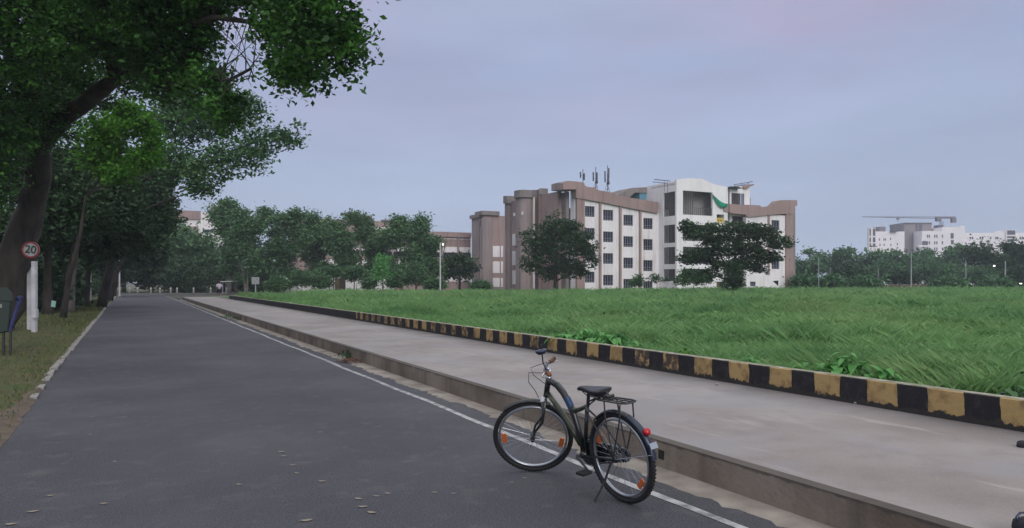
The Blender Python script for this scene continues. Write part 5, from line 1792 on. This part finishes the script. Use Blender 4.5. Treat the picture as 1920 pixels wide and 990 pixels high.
# ------------------------------------------------------------------ bicycle
def bicycle(label, loc, heading, lean, steer):
    r_ = thing('bicycle', label, 'bicycle', loc)
    r_.rotation_euler = (Matrix.Rotation(heading, 3, 'Z') @ Matrix.Rotation(lean, 3, 'X')).to_euler()
    RW = .345
    def wheel(parent, cx_, refl_ang, mtx=None):
        w_ = bpy.data.objects.new('wheel', None)
        w_.empty_display_size = .1
        C.objects.link(w_)
        w_.parent = parent
        w_.location = (cx_, 0, RW)
        ty = MB().ring((0, 0, 0), RW - .021, .021, 'y', 72, 12)
        for i in range(72):           # tread knobs
            a = 2 * pi * i / 72
            for s_ in (-1, 1):
                mt_ = Matrix.Rotation(-a, 4, 'Y') @ Matrix.Translation((RW - .004, s_ * .012, 0))
                ty.box(-.002, .0025, -.006, .006, -.006, .006, mt_)
        ty.build('tyre', M['black'], w_, smooth=False)
        rm = MB()
        n_ = 72
        sec = [(-.048, -.014), (-.048, .014), (-.062, .013), (-.066, .006), (-.066, -.006), (-.062, -.013)]
        vs = [((RW + a) * cos(2 * pi * i / n_), b_, (RW + a) * sin(2 * pi * i / n_)) for i in range(n_) for a, b_ in sec]
        rm.add(vs, [(i * 6 + j, ((i + 1) % n_) * 6 + j, ((i + 1) % n_) * 6 + (j + 1) % 6, i * 6 + (j + 1) % 6) for i in range(n_) for j in range(6)])
        rm.build('rim', M['chrome'], w_, smooth=True)
        hb_ = MB().tube([(0, -.05, 0), (0, -.035, 0), (0, .035, 0), (0, .05, 0)], [.012, .022, .022, .012], 14)
        hb_.build('hub', M['dark_metal'], w_, smooth=True)
        sp_ = MB()
        for i in range(36):
            a = 2 * pi * i / 36
            b_ = a + (.5 if i % 4 < 2 else -.5)
            s_ = -1 if i % 2 else 1
            sp_.tube([(.02 * cos(b_), s_ * .03, .02 * sin(b_)), ((RW - .064) * cos(a), 0, (RW - .064) * sin(a))], .0011, 4, cap=False)
        sp_.build('spokes', M['chrome'], w_)
        for a in refl_ang:
            mt_ = Matrix.Rotation(-a, 4, 'Y') @ Matrix.Translation((RW * .72, 0, 0))
            MB().box(-.02, .02, -.006, .006, -.042, .042, mt_).build('reflector', M['orange'], w_)
        return w_
    # frame: oversized arched top tube, straight down tube, seat tube, stays
    BBp = (.42, 0, .29)
    ST = (.325, 0, .745)
    HB, HT = (.862, 0, .70), (.80, 0, .865)
    fr = MB()
    fr.tube([HB, HT], .024, 14)
    fr.tube([(.335, 0, .70), BBp], .017, 12)
    fr.tube([(.415, -.04, .29), (.415, .04, .29)], .026, 14)
    arch = [(.815, 0, .825), (.76, 0, .835), (.69, 0, .815), (.62, 0, .76), (.56, 0, .685), (.51, 0, .60), (.47, 0, .48), (.435, 0, .33)]
    fr.tube(arch, [.022, .026, .028, .028, .027, .026, .025, .024], 14)
    for s_ in (-1, 1):
        fr.tube([(.40, s_ * .03, .29), (.2, s_ * .05, .32), (.015, s_ * .06, RW)], .0095, 8)
        fr.tube([(.345, s_ * .015, .66), (.2, s_ * .045, .55), (.015, s_ * .06, RW)], .008, 8)
        fr.box(-.01, .035, s_ * .06 - .004, s_ * .06 + .004, RW - .025, RW + .025)
    fo = fr.build('frame', M['paint_black'], r_, smooth=True)
    MB().tube([(.845, 0, .745), (.70, 0, .62), (.57, 0, .49), (.46, 0, .36)], [.022, .023, .023, .022], 12).build('down_tube', M['paint_green'], fo, smooth=True)
    MB().tube([(.545, 0, .66), (.49, 0, .632), (.42, 0, .655), (.345, 0, .69)], [.024, .022, .018, .015], 12).build('brace_tube', M['paint_green'], fo, smooth=True)
    MB().tube([(.585, 0, .725), (.555, 0, .68), (.53, 0, .635)], [.0285, .0282, .0278], 14, cap=False).build('blue_decal', M['paint_blue'], fo, smooth=True)
    # saddle
    sp_ = []
    secs = [(.42, .018, .822, .018), (.40, .028, .832, .026), (.35, .036, .838, .032), (.28, .058, .840, .045), (.21, .088, .842, .055), (.155, .098, .845, .055), (.125, .085, .846, .04), (.115, .04, .842, .02)]
    vs = []
    n_ = 14
    for x_, hw_, z_, th2 in secs:
        for j in range(n_):
            a = 2 * pi * j / n_
            zz = sin(a)
            vs.append((x_, cos(a) * hw_, z_ + (zz * .012 if zz > 0 else zz * th2)))
    sd_ = MB().add(vs, [(i * n_ + j, i * n_ + (j + 1) % n_, (i + 1) * n_ + (j + 1) % n_, (i + 1) * n_ + j) for i in range(len(secs) - 1) for j in range(n_)] + [tuple(range(n_)), tuple((len(secs) - 1) * n_ + j for j in range(n_))])
    so = sd_.build('saddle', M['saddle'], r_, smooth=True)
    sr_ = MB()
    for s_ in (-1, 1):
        sr_.tube([(.37, s_ * .01, .81), (.30, s_ * .025, .785), (.20, s_ * .03, .785), (.16, s_ * .05, .80)], .004, 6)
        sr_.ring((.165, s_ * .045, .79), .016, .003, 'z', 12, 5)
    sr_.build('saddle_rails', M['dark_metal'], so)
    MB().tube([(.33, 0, .69), (.305, 0, .80)], .0135, 10).build('seat_post', M['dark_metal'], r_)
    # rear mudguard
    def guard(parent, cx_, a0, a1, mt, nm='mudguard', rr_=.366):
        n_ = 30
        sec = [(-.030, -.022), (-.022, -.008), (0, 0), (.022, -.008), (.030, -.022), (.027, -.024), (.02, -.012), (0, -.004), (-.02, -.012), (-.027, -.024)]
        vs = []
        for i in range(n_ + 1):
            a = a0 + (a1 - a0) * i / n_
            for y_, d_ in sec:
                vs.append((cx_ + (rr_ + d_) * cos(a), y_, RW + (rr_ + d_) * sin(a)))
        k_ = len(sec)
        return MB().add(vs, [(i * k_ + j, (i + 1) * k_ + j, (i + 1) * k_ + (j + 1) % k_, i * k_ + (j + 1) % k_) for i in range(n_) for j in range(k_)]).build(nm, mt, parent, smooth=True)
    rw = wheel(r_, 0.0, (radians(-42), radians(150), radians(55 + 200)) if False else (radians(-140), radians(25)))
    mg = guard(r_, 0, radians(45), radians(110), M['paint_black'])
    guard(r_, 0, radians(110.5), radians(172), M['silver'])
    gs = MB()
    for s_ in (-1, 1):
        gs.tube([(0, s_ * .062, RW), (.366 * cos(radians(165)), s_ * .03, RW + .36 * sin(radians(165)))], .003, 5)
    gs.build('mudguard_stay', M['chrome'], r_)
    # red tail reflector and pale plate on the mudguard
    rf = MB()
    rf.lathe([(0, .022), (.022, .018), (.03, .004), (.03, -.012), (0, -.016)], (0, 0, 0), 16)
    rfo = rf.build('tail_reflector', M['red'], r_, smooth=True)
    rfo.matrix_basis = Matrix.Translation((-.298, 0, .592)) @ Matrix.Rotation(radians(-52), 4, 'Y') @ Matrix.Scale(.95, 4)
    po = MB().box(-.022, .022, -.035, .035, -.003, .003).build('tail_plate', M['white_plastic'], r_)
    po.matrix_basis = Matrix.Translation((-.352, 0, .50)) @ Matrix.Rotation(radians(-65), 4, 'Y')
    # carrier rack
    rk = MB()
    zr = .775
    loop = [(.27, .02, zr - .03), (.20, .035, zr), (.12, .06, zr + .004), (-.10, .066, zr + .01), (-.16, .05, zr + .012), (-.18, 0, zr + .012), (-.16, -.05, zr + .012), (-.10, -.066, zr + .01), (.12, -.06, zr + .004), (.20, -.035, zr), (.27, -.02, zr - .03)]
    rk.tube(loop, .0065, 8)
    for y_ in (-.022, .022):
        rk.tube([(.17, y_, zr + .002), (-.17, y_, zr + .012)], .005, 6)
    for x_ in (.12, .04, -.05, -.12):
        rk.tube([(x_, -.062, zr + .006), (x_, .062, zr + .006)], .0045, 6)
    rko = rk.build('carrier_rack', M['dark_metal'], r_)
    for s_ in (-1, 1):
        for x_ in (.06, -.11):
            MB().tube([(x_, s_ * .064, zr), (x_ * .9, s_ * .072, zr - .12), (.01, s_ * .068, RW + .02)], .006, 6).build('rack_strut', M['dark_metal'], rko)
    MB().tube([(.33, 0, .745), (.27, .02, zr - .03)], .006, 6).tube([(.335, 0, .69), (.20, .03, zr - .01)], .006, 6).build('rack_brace', M['dark_metal'], rko)
    MB().box(.02, .12, -.03, .03, zr + .014, zr + .02).tube([(.06, -.035, zr + .03), (.06, .035, zr + .03)], .012, 8).tube([(.06, 0, zr + .03), (.10, 0, zr + .06)], .007, 6).build('spring_clip', M['dark_metal'], rko)
    # chain case, crank, pedals on the right side (-y)
    cs_ = MB()
    poly_ = []
    for i in range(17):
        a = radians(75 + 210 * 0 - 0) if False else radians(-80 + 160 * i / 16)
        poly_.append((.42 + .105 * cos(a), .29 + .105 * sin(a)))
    for i in range(13):
        a = radians(95 + 170 * i / 12)
        poly_.append((.02 + .055 * cos(a), RW + .055 * sin(a)))
    cs_.prism(poly_, -.075, -.045)
    cs_.build('chain_case', M['paint_black'], r_, bev=.008)
    MB().lathe([(0, -.004), (.095, -.004), (.095, .004), (0, .004)], n=28).build('chainring', M['dark_metal'], r_, mtx=Matrix.Translation((.42, -.035, .29)) @ Matrix.Rotation(radians(90), 4, 'X'))
    for s_ in (-1, 1):
        a = radians(-150 if s_ > 0 else 30)
        ex, ez = .42 + .165 * cos(a), .29 + .165 * sin(a)
        ck = MB().tube([(.42, s_ * .06, .29), (.42, s_ * .085, .29)], .014, 10).tube([(.42, s_ * .085, .29), (ex, s_ * .095, ez)], [.011, .009], 8).build('crank', M['dark_metal'], r_)
        MB().box(ex - .045, ex + .045, s_ * .145 - .045, s_ * .145 + .045, ez - .011, ez + .011).build('pedal', M['black'], ck, bev=.004)
        
    # kick stand on the left side
    MB().tube([(.03, .075, RW - .02), (.09, .105, .17), (.150, .178, .012)], [.010, .009, .008], 8).tube([(.150, .178, .014), (.175, .20, .01)], .009, 8).build('kickstand', M['dark_metal'], r_)
    # steered assembly
    ax0, ax1 = Vector(HB), Vector(HT)
    axd = (ax1 - ax0).normalized()
    st_ = bpy.data.objects.new('steering', None)
    st_.empty_display_size = .1
    C.objects.link(st_)
    st_.parent = r_
    st_.matrix_basis = Matrix.Translation(ax0) @ Matrix.Rotation(steer, 4, axd) @ Matrix.Translation(-ax0)
    FX = 1.062
    fk = MB()
    cw = ax0 - axd * .03
    fk.tube([(cw.x, -.055, cw.z), (cw.x, .055, cw.z)], .014, 10)
    for s_ in (-1, 1):
        fk.tube([(cw.x, s_ * .052, cw.z + .005), (cw.x + .07, s_ * .053, cw.z - .18), (FX - .035, s_ * .056, RW + .07), (FX, s_ * .058, RW)], [.013, .0125, .010, .008], 10)
        fk.tube([(FX, s_ * .05, RW), (FX, s_ * .075, RW)], .013, 8)
    ob = []
    ob.append(fk.build('fork', M['paint_black'], r_, smooth=True))
    w2 = wheel(r_, FX, (radians(205), radians(8)))
    ob.append(w2)
    g2 = guard(r_, FX, radians(60), radians(128), M['paint_black'], 'front_mudguard')
    ob.append(g2)
    # brake calliper
    bc = MB().box(cw.x - .0, cw.x + .04, -.045, .045, cw.z - .02, cw.z + .012)
    bc.tube([(cw.x + .03, -.04, cw.z), (cw.x + .03, -.045, cw.z - .05)], .008, 6).tube([(cw.x + .03, .04, cw.z), (cw.x + .03, .045, cw.z - .05)], .008, 6)
    ob.append(bc.build('brake_calliper', M['chrome'], r_))
    stm = MB()
    tp = ax1 + axd * .085
    stm.tube([ax1, ax1 + axd * .02], .027, 14)
    stm.tube([ax1, tp], .0125, 12)
    stm.tube([tp, tp + Vector((.03, 0, .004))], .014, 10)
    ob.append(stm.build('stem', M['chrome'], r_, smooth=True))
    cc_ = tp + Vector((.03, 0, .006))
    hbm = MB()
    TW = Matrix.Rotation(radians(11), 3, 'X')
    pts = [cc_ + TW @ Vector(q) for q in ((-.045, .23, .012), (-.025, .18, .012), (0, .12, .010), (.008, .06, .002), (.01, 0, 0), (.008, -.06, .002), (0, -.12, .010), (-.025, -.18, .012), (-.045, -.23, .012))]
    hbm.tube(pts, .0115, 10)
    hbo = hbm.build('handlebar', M['paint_black'], r_, smooth=True)
    ob.append(hbo)
    for s_ in (-1, 1):
        g0 = cc_ + TW @ Vector((-.02, s_ * .165, .012))
        g1 = cc_ + TW @ Vector((-.055, s_ * .255, .012))
        gr = MB().tube([g0, g0.lerp(g1, .1), g0.lerp(g1, .9), g1], [.016, .018, .018, .013], 12).build('grip', M['orange_grip'], r_, smooth=True)
        ob.append(gr)
        bl_ = MB().tube([g0 + Vector((.02, -s_ * .02, -.005)), g0 + Vector((.045, s_ * .01, -.025)), g0 + Vector((-.06, s_ * .07, -.04))], [.009, .006, .005], 8).build('brake_lever', M['chrome'], r_)
        ob.append(bl_)
    # cables
    cb = MB()
    e0_ = cc_ + Vector((.0, .15, .04))
    cb.tube([e0_, e0_ + Vector((.13, -.04, .01)), cc_ + Vector((.15, .12, -.03)), cc_ + Vector((.13, .04, -.16)), Vector((cw.x + .05, .02, cw.z + .04))], .0032, 5)
    e1_ = cc_ + Vector((.0, -.15, -.01))
    cb.tube([e1_, e1_ + Vector((.14, .05, .0)), cc_ + Vector((.13, -.06, -.06)), cc_ + Vector((.04, -.03, -.16)), Vector(HT) + Vector((-.03, -.03, -.04))], .0032, 5)
    ob.append(cb.build('cable', M['dark_metal'], r_))
    # mirror on a stalk
    mr_ = MB()
    m0 = cc_ + Vector((.0, .02, .01))
    mr_.tube([m0, m0 + Vector((.01, 0, .06)), m0 + Vector((.0, .0, .135))], .0055, 8)
    mro = mr_.build('mirror_stalk', M['mirror'], r_)
    ob.append(mro)
    sh_ = MB().lathe([(0, -.026), (.03, -.024), (.046, -.008), (.050, .004), (.047, .010), (0, .012)], (0, 0, 0), 20).build('mirror_shell', M['mirror'], mro, smooth=True)
    sh_.matrix_basis = Matrix.Translation(m0 + Vector((0, 0, .165))) @ Matrix.Rotation(radians(14), 4, 'X')
    MB().tube([(0, 0, .01), (.0, 0, .05)], .006, 8).build('mirror_tip', M['dark_metal'], mro).matrix_basis = Matrix.Translation(m0 + Vector((-.012, 0, .17)))
    X = st_.matrix_basis.copy()
    for o in ob:
        o.matrix_basis = X @ o.matrix_basis
    bpy.data.objects.remove(st_)
    return r_
bk = bicycle('black city bicycle on its kickstand with front wheel turned, carrier rack and red tail reflector', (.85, 5.607, 0), radians(125), radians(-7), radians(50))

# dark bag at the right border of the footpath, modelled for an unidentified dark shape
g = P(1934, 0, 4.2)
r_ = thing('dark_lump', 'unidentified black rounded bag with a bluish strap at the lower right corner of the footpath', 'lump', (g.x, 4.2, .23), radians(20))
r_.scale = (.62, .62, .5)
bm = bmesh.new()
bmesh.ops.create_cube(bm, size=1)
bmesh.ops.subdivide_edges(bm, edges=bm.edges, cuts=3, use_grid_fill=True)
for v_1 in bm.verts:
    c_ = v_1.co.normalized() * .5
    v_1.co = v_1.co * .45 + c_ * .55
    v_1.co.x *= .34
    v_1.co.y *= .20
    v_1.co.z = max(-.5, v_1.co.z) * .22 + .09
me = bpy.data.meshes.new('lump_body')
bm.to_mesh(me)
bm.free()
me.polygons.foreach_set('use_smooth', [True] * len(me.polygons))
me.materials.append(M['cloth_dark'])
o = bpy.data.objects.new('lump_body', me)
C.objects.link(o)
o.parent = r_
MB().tube([(-.13, .02, .12), (-.15, .03, .21), (-.09, .04, .25), (.02, .03, .24), (.10, .02, .17)], .012, 8).build('hoop', M['mirror'], r_, smooth=True)
